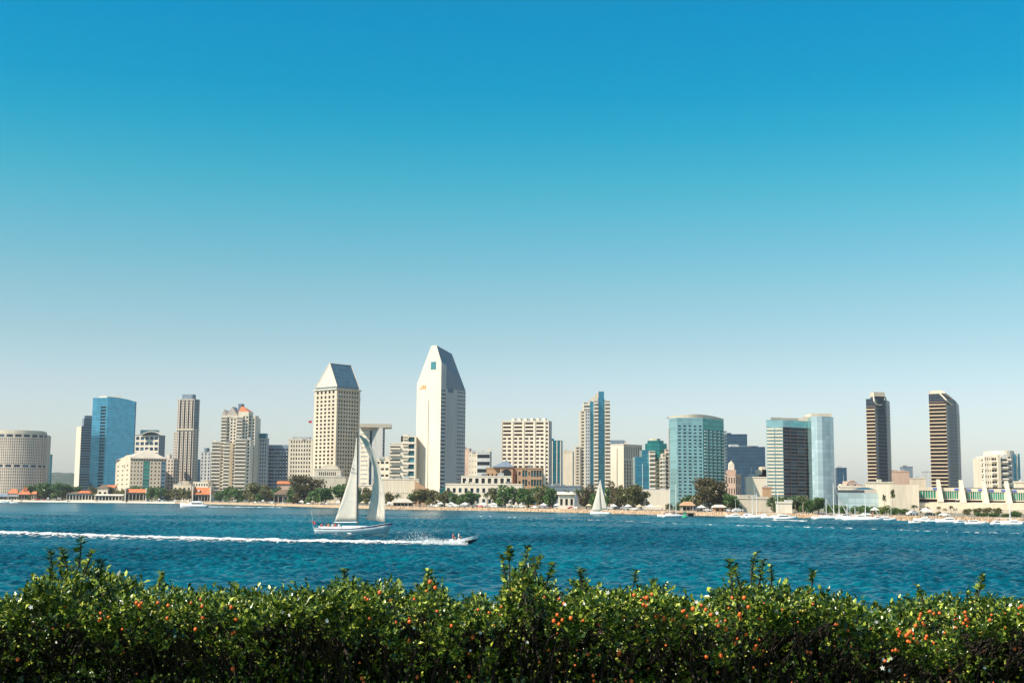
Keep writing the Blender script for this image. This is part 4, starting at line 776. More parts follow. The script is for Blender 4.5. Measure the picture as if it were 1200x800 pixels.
me = np_mesh('water', co, fq, ['water'], True); o = bpy.data.objects.new('water', me); COL.objects.link(o); tag(o, kind='structure')
mb = MB(); mb.quad((-9000, -3000, -.9), (9000, -3000, -.9), (9000, 9000, -.9), (-9000, 9000, -.9)); tag(mb.build('water', 'water'), kind='structure')
# foam: wakes of the speedboat and of the distant ferry
def foammat(name, thr, sc):
    m, nt, bs = newmat(name); bs.inputs['Base Color'].default_value = (.80, .80, .77, 1); bs.inputs['Roughness'].default_value = .8
    uv = nt.nodes.new('ShaderNodeUVMap'); s = nt.nodes.new('ShaderNodeSeparateXYZ'); nt.links.new(uv.outputs[0], s.inputs[0])
    v = math_(nt, 'MULTIPLY', math_(nt, 'ABSOLUTE', math_(nt, 'SUBTRACT', s.outputs[1], .5)), 2.0)
    edge = math_(nt, 'SUBTRACT', 1.0, math_(nt, 'POWER', v, 2.5)); n = noise(nt, pos(nt, sc, sc * .45, 1), 1.0, 6, .7)
    k = math_(nt, 'ADD', math_(nt, 'MULTIPLY', edge, .42), n); a = math_(nt, 'MULTIPLY', math_(nt, 'SUBTRACT', k, thr), 9.0, True)
    tr = nt.nodes.new('ShaderNodeBsdfTransparent'); mx = nt.nodes.new('ShaderNodeMixShader'); nt.links.new(a, mx.inputs[0]); nt.links.new(tr.outputs[0], mx.inputs[1]); nt.links.new(bs.outputs[0], mx.inputs[2]); nt.links.new(mx.outputs[0], nt.nodes['Material Output'].inputs[0]); return m
MT['foam'] = foammat('wake_foam', .80, 1.1); MT['foamthin'] = foammat('faint_foam', .93, .5)
def wake(pts, mat, hgt, seg=2.0, label=None):
    P = [ground(*p[:2]) for p in pts]; W = [p[2] for p in pts]; cs = []; ws = []
    for i in range(len(P) - 1):
        n = max(2, int((P[i + 1] - P[i]).length / seg))
        for j in range(n + (i == len(P) - 2)): t = j / n; cs.append(P[i].lerp(P[i + 1], t)); ws.append(W[i] + (W[i + 1] - W[i]) * t)
    C = np.array([[c.x, c.y] for c in cs]); T = np.gradient(C, axis=0); T /= np.linalg.norm(T, axis=1)[:, None]; Nn = np.stack([-T[:, 1], T[:, 0]], 1); ws = np.array(ws)
    K = 13; t = np.linspace(-.5, .5, K); wob = rng.normal(0, .05, (len(C), 1)); co = C[:, None, :] + Nn[:, None, :] * ((t[None, :, None] + wob[:, :, None]) * ws[:, None, None])
    zz = waves(co[..., 0], co[..., 1], SPAT(co[..., 1])) + .06 + hgt * (1 - (2 * np.abs(t))[None, :] ** 2) * rng.uniform(.45, 1.2, (len(C), K))
    co = np.concatenate([co, zz[..., None]], -1).reshape(-1, 3); idx = np.arange(len(co)).reshape(len(C), K); f = np.stack([idx[:-1, :-1], idx[:-1, 1:], idx[1:, 1:], idx[1:, :-1]], -1).reshape(-1, 4)
    me = np_mesh('foam', co, f, [mat], True); uvl = me.uv_layers.new(name='UVMap'); U = np.stack([np.repeat(np.arange(len(C)) / 10., K), np.tile(t + .5, len(C))], 1)
    uvl.data.foreach_set('uv', U[f.ravel()].astype(np.float32).ravel()); o = bpy.data.objects.new('foam', me); COL.objects.link(o); tag(o, label, kind='stuff'); return o
def SPAT(y): return np.maximum(np.interp(y, ys, np.gradient(ys)) * .8, y * .95 / nx_).clip(0, 2.2)
wake([(-60, 622.6, 13), (40, 625.6, 14), (150, 629.2, 13), (260, 632.3, 14), (360, 634.6, 15), (440, 635.8, 17), (490, 636.6, 14), (515, 637.3, 10), (530, 637.9, 6), (538, 638.1, 3)], 'foam', .26)
wake([(-60, 625.4, 26), (100, 630.2, 22), (260, 634.2, 18), (400, 636.6, 14), (500, 637.4, 9)], 'foamthin', .05)
wake([(236, 593.8, 14), (262, 594.3, 12), (300, 594.6, 6), (330, 595.0, 4)], 'foam', .5)
wake([(560, 605, 7), (700, 609.5, 7), (800, 614, 6), (900, 616.6, 5), (1000, 619.4, 5), (1100, 622.8, 5), (1230, 626.8, 5)], 'foamthin', .12)
wake([(905, 609.4, 5), (945, 610.6, 8)], 'foam', .15); wake([(372, 626.8, 3), (470, 624.0, 4)], 'foamthin', .12)
# ------------------------------------------------------------------ trees
def leaf_cloud(lobes, n, size, sq=.8, seed=0):
    """leaf clumps on the shells of many uneven lobes, unit crown -0.5..0.5 wide, 0..1 tall"""
    r = np.random.default_rng(seed); L = np.array(lobes); wgt = L[:, 3] ** 2; wgt /= wgt.sum(); k = r.choice(len(L), n, p=wgt)
    d = r.normal(size=(n, 3)); d /= np.linalg.norm(d, axis=1)[:, None]; rad = L[k, 3] * r.uniform(.55, 1.05, n); c = L[k, :3] + d * rad[:, None] * np.array([1, 1, sq])
    a = r.normal(size=(n, 3)) + d * .6; a /= np.linalg.norm(a, axis=1)[:, None]; b = np.cross(a, r.normal(size=(n, 3))); b /= np.linalg.norm(b, axis=1)[:, None]; e = np.cross(a, b)
    s = size * r.uniform(.6, 1.3, n)[:, None]; v = np.stack([c - b * s - e * s * .6, c + b * s - e * s * .5, c + b * s * .8 + e * s * .6, c - b * s * .9 + e * s * .5], 1).reshape(-1, 3)
    return v, np.arange(n * 4).reshape(-1, 4)
def broad_lobes(seed, flat=1.0, n=11):
    r = random.Random(seed); out = [(0, 0, .5, .34)]
    for i in range(n):
        t = 2 * math.pi * i / n * 1.9; q = r.uniform(.14, .36); out.append((q * math.cos(t), q * math.sin(t), r.uniform(.14, .84) * flat, r.uniform(.15, .24)))
    return out
TREES = {}
def proto_tree(key, lobes, n, size, mat, crown0, seed, name='broadleaf_tree'):
    """crown starts at fraction crown0 of total height; tree is 1 m tall and 1 m wide (scaled later)"""
    v, f = leaf_cloud(lobes, n, size, .85, seed); v[:, 2] = crown0 + v[:, 2] * (1 - crown0); me = np_mesh('crown', v, f, [mat])
    m = MB(); r = random.Random(seed); m.tube((0, 0, -.01), (0.01, 0, crown0 + .1), .035, .026, 7)
    for i in range(5):
        L = lobes[1 + i * 2 % (len(lobes) - 1)]; m.tube((.01, 0, crown0 + .04), (L[0] * .9, L[1] * .9, crown0 + L[2] * (1 - crown0)), .018, .007, 5)
    TREES[key] = (name, me, m.mesh('trunk', 'bark'))
for i in range(3):
    proto_tree(('d', i), broad_lobes(i + 1), 2200, .036, 'L_dark', .08, i); proto_tree(('o', i), broad_lobes(i + 11, 1.0, 12), 1800, .038, 'L_olive', .1, i + 5)
    proto_tree(('b', i), broad_lobes(i + 21, 1.1, 16), 3600, .028, 'L_brown', .06, i + 9)
proto_tree(('y', 0), broad_lobes(31, .9, 12), 1500, .034, 'L_yellow', .06, 40, 'bush'); proto_tree(('s', 0), broad_lobes(33, .9, 12), 1100, .045, 'L_dark', .05, 41, 'bush'); proto_tree(('so', 0), broad_lobes(35, .9, 12), 1000, .045, 'L_olive', .05, 42, 'bush')
def proto_palm(key, fan, seed, mat='L_palm'):
    r = random.Random(seed); m = MB(); n = 30 if fan else 34; R0 = .42; zc = .86 if fan else .74
    for i in range(n):
        a = r.uniform(0, 2 * math.pi); el = r.uniform(-.5, 1.3) if fan else r.uniform(-.35, 1.25); L = R0 * r.uniform(.8, 1.1) * (.8 if fan else 1.15); p = Vector((0, 0, zc)); d = Vector((math.cos(a) * math.cos(el), math.sin(a) * math.cos(el), math.sin(el) * .55)); side = Vector((-math.sin(a), math.cos(a), 0)); w = .035 if not fan else .02
        for j in range(5):
            q = p + d * (L / 5); d = (d + Vector((0, 0, -.24 if not fan else -.1))).normalized(); w2 = (.05 if j < 3 else .015) if not fan else .02 + .03 * j
            dz = Vector((0, 0, -.02)); m.quad(p - side * w + dz, p, q, q - side * w2 + dz); m.quad(p, p + side * w + dz, q + side * w2 + dz, q); p = q; w = w2
    t = MB(); t.path([(0, 0, -.01), (.015, 0, .3), (.01, .01, .6), (0, 0, zc)], [.045, .035, .032, .03], 7); TREES[key] = ('palm_tree', m.mesh('crown', mat), t.mesh('trunk', 'palmbark'))
for i in range(2): proto_palm(('p', i), False, 60 + i); proto_palm(('f', i), True, 70 + i)
LM = [(-50, 52, 'the rounded beige office block'), (52, 92, 'the distant hill gap'), (92, 120, 'the low pier restaurant'), (120, 150, 'the pyramid roofed pavilion'), (150, 196, 'the gabled cream hotel'), (196, 224, 'the tall striped tower'), (224, 250, 'the steep orange roofed pier house'), (250, 296, 'the orange peaked stepped tower'),
      (296, 342, 'the blue capped glass slab'), (342, 366, 'the flagged gridded block'), (366, 408, 'the glass pitched tower'), (408, 456, 'the big yacht sails'), (456, 488, 'the cream podium'), (488, 522, 'the white slab tower'), (522, 586, 'the white conference building'), (586, 650, 'the broad cream hotel slab'), (650, 680, 'the white shore steps'), (680, 716, 'the blue spined condominium'), (716, 756, 'the cream ribbed block'), (756, 790, 'the low white hall'), (790, 870, 'the pale teal hotel'), (870, 900, 'the low striped pavilion'),
      (900, 984, 'the twin winged hotel'), (984, 1040, 'the pale glass hall'), (1040, 1086, 'the blank cream convention wall'), (1086, 1140, 'the green windowed hall bays'), (1140, 1400, 'the rounded white condominium')]
def landmark(px): return next((n for a, b_, n in LM if a <= px < b_), 'the shore')
ORD = ['leftmost', 'second from left', 'third from left', 'fourth from left', 'fifth from left', 'sixth from left', 'seventh from left', 'eighth from left', 'ninth from left', 'tenth from left', 'eleventh from left', 'twelfth from left']
NUM = ['', '', 'two', 'three', 'four', 'five', 'six', 'seven', 'eight', 'nine', 'ten', 'eleven', 'twelve']
def label_all(items, one, many, where):
    """items: (px, object, kind); one / many: kind -> phrase. Adds the place in the row only where look and landmark are shared."""
    g = {}
    for px, o, k in items: g.setdefault((k, landmark(px)), []).append((px, o))
    for (k, lm), L in g.items():
        L.sort(key=lambda t: t[0])
        for i, (px, o) in enumerate(L): o['label'] = f'{one[k]} {where} {lm}' if len(L) == 1 else f'{ORD[min(i, 11)]} of {NUM[min(len(L), 12)]} {many[k]} {where} {lm}'
TL = '''35,568,18,d 46,567,14,d 58,566,16,d 73,565.5,19,d 87,569,14,d 51,575,10,o 66,575,12,o 79,575,11,o 106,567,7,p 112,572,10,o 130,571,15,o 142,573,12,o
160,569,18,d 178,571,12,d 187,571,13,d 197,574,13,o 206,573,12,o 215,572,12,o 222,575,9,o 258,575,13,d 268,571,14,d 278,572,16,d 292,574,12,o 301,565.5,22,o 313,569,16,o 306,578,13,d 324,571,10,d
344,575,14,d 357,560.5,29,b 350,571,22,d 367,574,14,d 381,571.5,17,d 400,567.5,19,d 417,570,12,d 430,572,10,o 444,576,9,p 456,577,10,o 466,576,9,p 492,572.5,24,o 482,578,12,d 507,575,15,o 520,574,14,o 532,577,12,d 541,579,10,d 553,576,16,d 571,573,11,p 580,573,12,o 592,569.5,21,d
607,575,13,o 619,571,23,d 641,576,23,d 634,569.5,16,o 645,572,13,d 655,573,10,p 664,571,11,p 678,568.5,13,p 687,570,16,b 697,577,12,d 714,572,10,d 723,567,13,b 731,572,16,o 742,569.5,20,o 752,575,13,o
784,588,9,so 795,586,10,s 806,581,15,d 818,576,16,o 831,563.5,26,b 843,569,15,b 857,578.5,17,d 905,580,8,p 908,583,14,d 916,582,15,d 926,584,13,d 935,582,16,d 945,585,13,d 952,586,12,d 912,582,10,d 921,580,10,p 932,580,11,p 941,577,12,p 949,584,9,s 959,583,14,d 970,588,9,s 988,589,11,s 1001,590,10,s 1014,590,10,s
1036,581,6,f 1046,576,7,f 1034,590.5,17,y 1047,592,14,s 1060,593.5,14,s 1071,590,9,p 1064,597,9,so 1012,589,14,s 1024,590,12,s 978,588,12,s 1087,592,6,p 1100,592,6,p 1107,594,5,p 1114,591,6,p 1119,594,5,p 1133,594,10,so 1145,593,11,so 1156,592.5,11,so 1168,593,12,so 1149,599,14,s 1163,599.5,13,s 1177,600,9,s 1190,596,13,s 1100,598,6,so'''.split()
items = []; tr = random.Random(5)
for i, t in enumerate(TL):
    px, top, w, k = t.split(','); px, top, w = float(px), float(top), float(w); Yt = shoreY(px) + (30 if k in 'dob' and w > 11 else 24) + tr.uniform(-4, 10)
    if px > 1060: Yt = shoreY(px) + (70 if top < 596 else 30)
    h = (Z(px, top, Yt) - LZ) * (1.07 if k in 'dob' else 1); wd = w * Yt / F * (1.5 if k in 'dob' else 1.15 if k in ('s', 'so', 'y') else 1.35); nv_ = 3 if k in ('d', 'o', 'b') else 2 if k in ('p', 'f') else 1
    name, cm, tm = TREES[(k, i % nv_)]; tk = {'p': 'palm', 'f': 'fan', 's': 's', 'so': 'so', 'y': 'y'}.get(k, k)
    e = empty(name, (X(px, Yt, 585), Yt, LZ), tr.uniform(0, 6.28), None, 'palm' if 'palm' in name else ('bush' if name == 'bush' else 'tree'), 'trees and bushes along the far shore'); e.scale = (wd, wd, h)
    for nm, me in (('crown', cm), ('trunk', tm)): o = bpy.data.objects.new(nm, me); COL.objects.link(o); o.parent = e
    items.append((px, e, tk))
one = {'d': 'dark green round tree', 'o': 'olive green loose tree', 'b': 'tall brownish green tree', 'palm': 'shaggy palm with arching fronds', 'fan': 'tall fan palm with yellowish crown', 'y': 'bright yellow green bush', 's': 'low dark green bush', 'so': 'low olive bush'}
many = {'d': 'dark green round trees', 'o': 'olive green loose trees', 'b': 'tall brownish green trees', 'palm': 'shaggy palms', 'fan': 'tall fan palms', 'y': 'yellow green bushes', 's': 'low dark green bushes', 'so': 'low olive bushes'}
label_all(items, one, many, 'before')
# ------------------------------------------------------------------ houses along the shore
def house(label, l, r, roof_top, eave, base_y, Yoff, wall, roofmat, kind='gable', cat='house', name='shore_house', wins=4, dark=False, slope=.0):
    Yh = shoreY((l + r) / 2) + Yoff; x0, x1 = X(l, Yh, 580), X(r, Yh, 580); d = max(8, (x1 - x0) * .45); ze, zr = Z(l, eave, Yh), Z(l, roof_top, Yh + d / 2)
    b = Bld(name, label, cat, [(x0, Yh), (x1, Yh), (x1, Yh + d), (x0, Yh + d)], wall, LZ); f = [V2(p) for p in b.fp]
    b.face(f[0], f[1], LZ, ze, wins, 1, .8 if dark else .5, .68 if dark else .45, .8, 'win'); b.shell(f, LZ, ze, None, (0,))
    o = 1.0; q = [(x0 - o, Yh - o), (x1 + o, Yh - o), (x1 + o, Yh + d + o), (x0 - o, Yh + d + o)]; m = b.part('roof', roofmat); P = [b.L(p, ze) for p in q]
    hip = (x1 - x0) * (.32 if kind == 'hip' else .5 if kind == 'pyr' else 0); r0, r1 = b.L((x0 - o + hip, Yh + d / 2), zr), b.L((x1 + o - hip, Yh + d / 2), zr)
    m.poly([P[0], P[1], r1, r0]); m.poly([P[2], P[3], r0, r1]); m.poly([P[1], P[2], r1]); m.poly([P[3], P[0], r0]); m.poly([(x, y, z - .15) for x, y, z in P])
    return b
b = house('orange hip roofed house at the far left end of the seawall', 9, 21, 572.5, 578, 585, 22, 'tan', 'orange', 'hip'); b.finish()
b = house('larger orange hip roofed house left of the seawall, with a raised lantern', 22, 35, 573.5, 579, 585, 14, 'tan', 'orange', 'hip', dark=True); b.block([V2((b.o.x - 2.6, b.o.y - 2)), V2((b.o.x + 2.6, b.o.y - 2)), V2((b.o.x + 2.6, b.o.y + 3)), V2((b.o.x - 2.6, b.o.y + 3))], Z(29, 575, b.o.y), Z(29, 570.5, b.o.y), 'orange', 'lantern'); b.finish()
house('small orange roofed house at the start of the pale seawall', 36.5, 42.5, 575.5, 578.5, 585, 18, 'tan', 'orange', 'hip', wins=2).finish()
house('grey roofed open boathouse at the far left edge of the frame', -8, 8, 578, 581.5, 586, 6, 'tan', 'bluegrey', 'gable', dark=True).finish()
house('pale low shed behind the moored boats at the far left', 10, 23, 579, 581.5, 586, 8, 'white', 'greyroof', 'gable', dark=True).finish()
b = house('long white pier restaurant with a brown orange roof and glazed front', 78, 111, 575.5, 578.2, 585, 9, 'white', 'brownroof', 'hip', dark=True, wins=9); x0, x1 = X(92, b.o.y - 4, 578), X(109, b.o.y - 4, 578)
m = b.part('tiled_roof', 'orange'); q0, q1 = b.L((x0, b.o.y - 9), Z(92, 577.6, b.o.y)), b.L((x1, b.o.y - 9), Z(92, 577.6, b.o.y)); r0, r1 = b.L((x0 + 1, b.o.y + 1), Z(92, 574.6, b.o.y)), b.L((x1 - 1, b.o.y + 1), Z(92, 574.6, b.o.y)); m.poly([q0, q1, r1, r0]); m.poly([q0, r0, (r0[0], r0[1] + .1, q0[2])]); b.finish()
house('glazed white annex right of the long pier restaurant', 112, 143, 578.6, 580.2, 586, 9, 'white', 'white', 'gable', dark=True, wins=8, name='low_building', cat='building').finish()
house('square pale pavilion with a brown pyramid roof above the glazed annex', 114, 126, 567.5, 571.5, 585, 20, 'cream', 'brownroof', 'pyr', name='pavilion', cat='pavilion', wins=2).finish()
house('peach roofed house between the blue glass tower and the gabled hotel', 124, 134, 568, 571, 585, 120, 'warm', 'orange', 'gable').finish()
b = house('dark fronted house with a flat orange roof below the gabled cream hotel', 147, 172, 572.6, 576.8, 586, 12, 'tan', 'orange', 'gable', dark=True, wins=6)
for s_ in (147.2, 171.5): m = b.part('gable_wall#%d' % s_, 'white'); xx = X(s_, b.o.y - 6, 575); m.box(xx - b.o.x - .6, xx - b.o.x + .6, -7, 7, 0, Z(s_, 571.6, b.o.y) - 2)
b.finish()
b = house('pier house with the steepest orange roof and white gable walls beside the ferry', 225.5, 247, 570.8, 579, 588, 12, 'tan', 'orange', 'gable', dark=True, wins=6)
for s_ in (225.8, 246.8): m = b.part('gable_wall#%d' % s_, 'white'); xx = X(s_, b.o.y - 6, 575); m.box(xx - b.o.x - .6, xx - b.o.x + .6, -6.5, 6.5, 0, Z(s_, 569.4, b.o.y) - 2)
m = b.part('dormer', 'white'); xx = X(233, b.o.y - 4, 575) - b.o.x; m.box(xx - 1.2, xx + 1.2, -5, -2.5, Z(233, 576, b.o.y) - 2, Z(233, 573.6, b.o.y) - 2); b.finish()
house('pinkish terrace house between dark trees below the flagged block', 325, 341, 563.5, 566.5, 588, 80, 'pinkish', 'orange', 'gable').finish()
house('long brown shingled park shelter left of the big brown tree', 321, 342, 573.5, 579, 590, 26, 'tan', 'brownroof', 'hip', dark=True, name='park_shelter', cat='shelter').finish()
house('brown hip roofed shore shelter under the cream podium, right of the yacht', 461, 483, 584, 588.5, 593, 12, 'tan', 'beigemetal', 'hip', dark=True, name='park_shelter', cat='shelter', wins=5).finish()
house('white stepped shore hall between the palms left of the blue spined condominium', 655, 673, 576, 579, 594, 16, 'white', 'white', 'gable', name='low_building', cat='building', wins=3).finish()
b = simple('low_building', 'low white hall with a grey roof right of the cream ribbed block', 744, 783, 785, 574, 830, 4, 'white', left=dict(cols=5, rows=1, wf=.7, hf=.3, mb=6, glass='win'), fin=False, parapet=0); L_, C_ = b.fp[:2]
m = b.part('roof', 'greyroof'); z_ = b.z1; m.poly([b.L(L_ + Vector((0, -1.5)), z_ - 3.4), b.L(C_ + Vector((0, -1.5)), z_ - 3.4), b.L(C_ + Vector((0, 8)), z_ + .6), b.L(L_ + Vector((0, 8)), z_ + .6)]); b.finish()
house('tan pyramid roofed shore shelter in front of the pale teal hotel', 800, 813, 587.4, 592, 600, 12, 'tan', 'salmon', 'hip', name='park_shelter', cat='shelter', dark=True, wins=3).finish()
house('white canopied shore kiosk right of the brown tree', 838, 849, 591, 594, 601, 12, 'salmon', 'white', 'hip', name='shore_kiosk', cat='kiosk', wins=2).finish()
b = simple('low_building', 'low striped pavilion with stacked cream roof bands right of the dark round tree', 858, 905, 907, 584.5, 690, 3, 'cream', left=dict(cols=1, rows=2, wf=.97, hf=.42, rec=2, name='window_band'), fin=False)
b.slab(b.fp[0], b.fp[1], b.z1 - 1, 1.2, 2, 'beigemetal', 'roof_band', 1); b.slab(b.fp[0], b.fp[1], (b.z1 + 2) / 2, .8, 3, 'salmon', 'roof_band', 1)
for l_, r_, tp in ((866, 886, 579.5), (876, 900, 581.5)): x0, x1 = X(l_, 700, 580), X(r_, 700, 580); b.block([(x0, 700), (x1, 700), (x1, 712), (x0, 712)], b.z1 + .02, Z(l_, tp, 700), 'cream', 'upper_storey')
b.finish()
b = simple('low_building', 'long low white gallery with a railing among the palms below the twin hotel', 909, 927, 928, 589.5, 640, 3, 'white', left=dict(cols=6, rows=1, wf=.8, hf=.5)); 
# pale glass hall
b = simple('glass_hall', 'pale teal glass walled hall behind the moored sailing boats', 982, 1052, 1054, 577.5, 760, 4, 'paleteal', fin=False, parapet=0, roof='greyroof'); L_, C_ = b.fp[:2]
f = [lerp(L_, C_, t) for t in (0, .42, .5, 1)]
x = lerp(L_, C_, .0); b.slab(L_, lerp(L_, C_, .46), b.z1, 1.6, .8, 'darkroof', 'eave'); b.slab(lerp(L_, C_, .44), C_, b.z1 + .1, 1.8, 1.2, 'beigemetal', 'eave'); 
for i in range(9): q = lerp(L_, C_, .02 + .1 * i); b.slab(q, q + (C_ - L_).normalized() * .5, 2, b.z1 - 2, .3, 'bluegrey', 'mullion')
p0, p1 = lerp(L_, C_, .44), lerp(L_, C_, .95); m = b.part('dark_roof', 'tealmetal'); zA = Z(1020, 571, 780)
q = [b.L(p0 + Vector((0, 2)), b.z1 + 1.9), b.L(p1 + Vector((0, 2)), b.z1 + 1.9), b.L(lerp(p0, p1, .45) + Vector((0, 14)), zA), b.L(lerp(p0, p1, .1) + Vector((0, 14)), zA)]; m.poly(q); m.poly([q[1], (q[1][0], q[1][1] + 24, q[1][2]), q[2]]); m.poly([(q[0][0], q[0][1] + 24, q[0][2]), q[0], q[3]])
b.finish()
b = simple('low_building', 'cream terraces with a small arch above the pale glass hall', 982, 1018, 1020, 571, 800, 5, 'white', left=dict(cols=8, rows=1, wf=.5, hf=.3, glass='winbrown'), fin=False)
m = b.part('arch', 'pinkish'); c0 = b.L((X(998, 796, 565), 796), Z(998, 570, 796)); pts_ = [(c0[0] - 3.4 * math.cos(math.pi * i / 12), c0[1], c0[2] + 3.6 * math.sin(math.pi * i / 12)) for i in range(13)]; m.path(pts_, [.55] * 13, 6)
for (l_, r_, tp) in ((992, 1001, 563.5), (1003, 1010, 567), (1009, 1016, 568.5)): x0, x1 = X(l_, 812, 565), X(r_, 812, 565); b.block([(x0, 812), (x1, 812), (x1, 822), (x0, 822)], b.z1 + .02, Z(l_, tp, 812), 'pinkish', 'upper_storey')
b.finish()
simple('low_building', 'cream block filling the gap below the loop topped dark tower', 1014, 1046, 1048, 566, 880, 6, 'cream')
# ------------------------------------------------------------------ convention hall
Y0 = 740; xl, xr = X(1040, Y0, 585), X(1300, Y0, 585)
b = Bld('convention_hall', 'long cream waterfront hall with green windowed bays, blue banners and sloping buttress fins', 'building', [(xl, Y0), (xr, Y0 - 25), (xr, Y0 + 60), (xl, Y0 + 60)], 'cream')
wl, wr_ = V2((X(1043, Y0 - 6, 585), Y0 - 6)), V2((X(1077, Y0 - 8, 585), Y0 - 8)); zt = Z(1055, 567.5, Y0 - 6); b.flat(wl, wr_, 2, zt); b.flat(wr_, wr_ + Vector((8, 60)), 2, zt); b.flat(wl + Vector((0, 50)), wl, 2, zt); b.part('roof', 'greyroof').poly([b.L(p, zt) for p in (wl, wr_, wr_ + Vector((8, 60)), wl + Vector((0, 60)))])
ln0, ln1 = V2((X(1074, Y0 + 4, 585), Y0 + 4)), V2((X(1300, Y0 - 16, 585), Y0 - 16)); u = (ln1 - ln0).normalized(); nn = Vector((u.y, -u.x))
def hp(px): return along(ln0, u, px, 582)
def hz(py, px): return Z(px, py + (px - 1100) * .026, hp(px).y)
bays = [(1074, 1098), (1104, 1124.5), (1131, 1151), (1157.5, 1178), (1184.5, 1205), (1211.5, 1232), (1238, 1259)]
for i, (l_, r_) in enumerate(bays):
    p0, p1 = hp(l_ - (.5 if i else 0)), hp(r_ + 7); zw0, zw1 = hz(584.2, l_), hz(575, l_); zt = hz(571, l_)
    b.flat(p0, p1, 2, zw0 - 2.2); b.part('shade_slot', 'winbrown').poly([b.L(p0 - nn * 1.2, zw0 - 2.2), b.L(p1 - nn * 1.2, zw0 - 2.2), b.L(p1 - nn * 1.2, zw0 - .4), b.L(p0 - nn * 1.2, zw0 - .4)])  # dark backing paints the shade inside the slot
    pw0, pw1 = hp(l_ + 1), hp(r_ - 1); b.face(p0, p1, zw0 - .4, zt, 1, 1, .01, .01, .3) if False else None
    b.flat(p0, pw0, zw0 - .4, zt); b.flat(pw1, p1, zw0 - .4, zt); b.face(pw0, pw1, zw0 - .4, zw1 + .6, 7, 1, .8, .8, .35, 'green'); b.flat(pw0, pw1, zw1 + .6, zt)
    b.part('soffit', 'cream').poly([b.L(p0, zw0 - .4), b.L(p1, zw0 - .4), b.L(p1 - nn * 1.2, zw0 - .4), b.L(p0 - nn * 1.2, zw0 - .4)])
    bx = [r_ - 4.5] if i == 0 else [l_ + 1.8, r_ - 4.5] if i > 1 else [r_ - 6]
    for c in bx:
        q0, q1 = hp(c), hp(c + 4.8); b.part('banner_%d' % 0 if False else 'banner', 'banner') if False else None
        b.put('banner', 'bn', lambda m: m.box(0, 2.35, -.35, -.1, 0, 1.1), q0 - nn * 0, zt - 1.5, math.atan2(u.y, u.x), ['banner'])
    # sloping buttress fin
    f0, f1 = hp(r_ + .2), hp(r_ + 6.6); fz = hz(561.5, r_)
    fl_ = (f1 - f0).length; m = b.part('buttress_fin#%d' % i, 'cream'); A = b.L(f0, 2); Bv = b.L(f1, 2); n3 = Vector((nn.x, nn.y, 0)); zb_ = 0; zt_ = fz - 2
    def V(p, dn, z): return (p[0] + n3.x * dn, p[1] + n3.y * dn, z)
    A1, B1 = A, Bv; zlow = hz(588, r_) - 2
    T0, T1, Bo0, Bo1 = V(A1, .8, zt_), V(lerp(Vector(A1), Vector(B1), .55), .8, zt_), V(A1, 5.5, zlow), V(B1, 5.5, zlow)
    K0, K1, G0, G1 = V(A1, -3, zt_), V(lerp(Vector(A1), Vector(B1), .55), -3, zt_), V(A1, -1, zlow), V(B1, -1, zlow)
    m.poly([Bo0, Bo1, T1, T0]); m.poly([Bo1, G1, K1, T1]); m.poly([G0, Bo0, T0, K0]); m.poly([T0, T1, K1, K0]); m.poly([G0, G1, Bo1, Bo0])
b.part('roof', 'beigemetal').poly([b.L(p, hz(571, 1100)) for p in (ln0, ln1, ln1 + Vector((0, 60)), ln0 + Vector((0, 60)))])
tl, trr = ln0 + nn * 9, ln1 + nn * 9; zt = hz(589.5, 1090); b.flat(tl, trr, 2, zt, 'warm', 'terrace_wall'); b.part('terrace_floor', 'warm').poly([b.L(tl, zt), b.L(trr, zt), b.L(ln1, zt + .6), b.L(ln0, zt + .6)]); b.flat(tl + Vector((0, 20)), tl, 2, zt, 'white', 'terrace_wall')
t2l, t2r = ln0 + nn * 26, ln1 + nn * 26; zt = hz(596, 1090); b.flat(t2l, t2r, 2, zt, 'warm', 'terrace_wall'); b.part('terrace_floor', 'warm').poly([b.L(t2l, zt), b.L(t2r, zt), b.L(trr, zt + .3), b.L(tl, zt + .3)]); b.finish()
for px_, a_ in ((1192, 565.5),): simple('rooftop_box', 'small cream rooftop house on the hall at the right edge', 1188, 1206, 1208, a_, 770, 4, 'cream', left=dict(cols=3, rows=1, wf=.15, hf=.4), base=Z(1192, 572, 770), cat='building')
# ------------------------------------------------------------------ hulls and boats
def loft(m, secs, mat=0, cap=True, deckmat=None):
    """secs: list of (x, [(y, z), ...] from keel to sheer)"""
    k = len(secs[0][1]); base = len(m.v); ring = 2 * k - 1
    for x, s in secs:
        for y, z in reversed(s): m.v.append((x, -y, z))
        for y, z in s[1:]: m.v.append((x, y, z))
    for i in range(len(secs) - 1):
        for j in range(ring - 1): a = base + i * ring + j; m.f.append((a, a + ring, a + ring + 1, a + 1)); m.m.append(mat)
        a = base + i * ring; c = base + i * ring + ring - 1; m.f.append((a, c, c + ring, a + ring)); m.m.append(mat if deckmat is None else deckmat)
    m.f.append(tuple(base + j for j in range(ring))); m.m.append(mat); e = base + (len(secs) - 1) * ring; m.f.append(tuple(e + ring - 1 - j for j in range(ring))); m.m.append(mat)
def hull(L, B, fb, dr=.5, sheer=.25, n=12, tr=.75):
    secs = []
    for i in range(n + 1):
        t = i / n; x = (t - .5) * L; w = B / 2 * (tr + (1 - tr) * math.sin(min(1, t / .45) * math.pi / 2)) * (1 if t < .5 else max(.03, math.cos((t - .5) / .5 * math.pi / 2) ** .75)); f = fb + sheer * (2 * t - .7) ** 2 * (1 if t > .35 else .3); d = dr * (1 - max(0, t - .7) / .3 * .9)
        secs.append((x + (L * .04 if t == 1 else 0), [(0.0, -d), (w * .55, -d * .7), (w * .88, .0), (w, f * .55), (w * 1.0, f)]))
    return secs
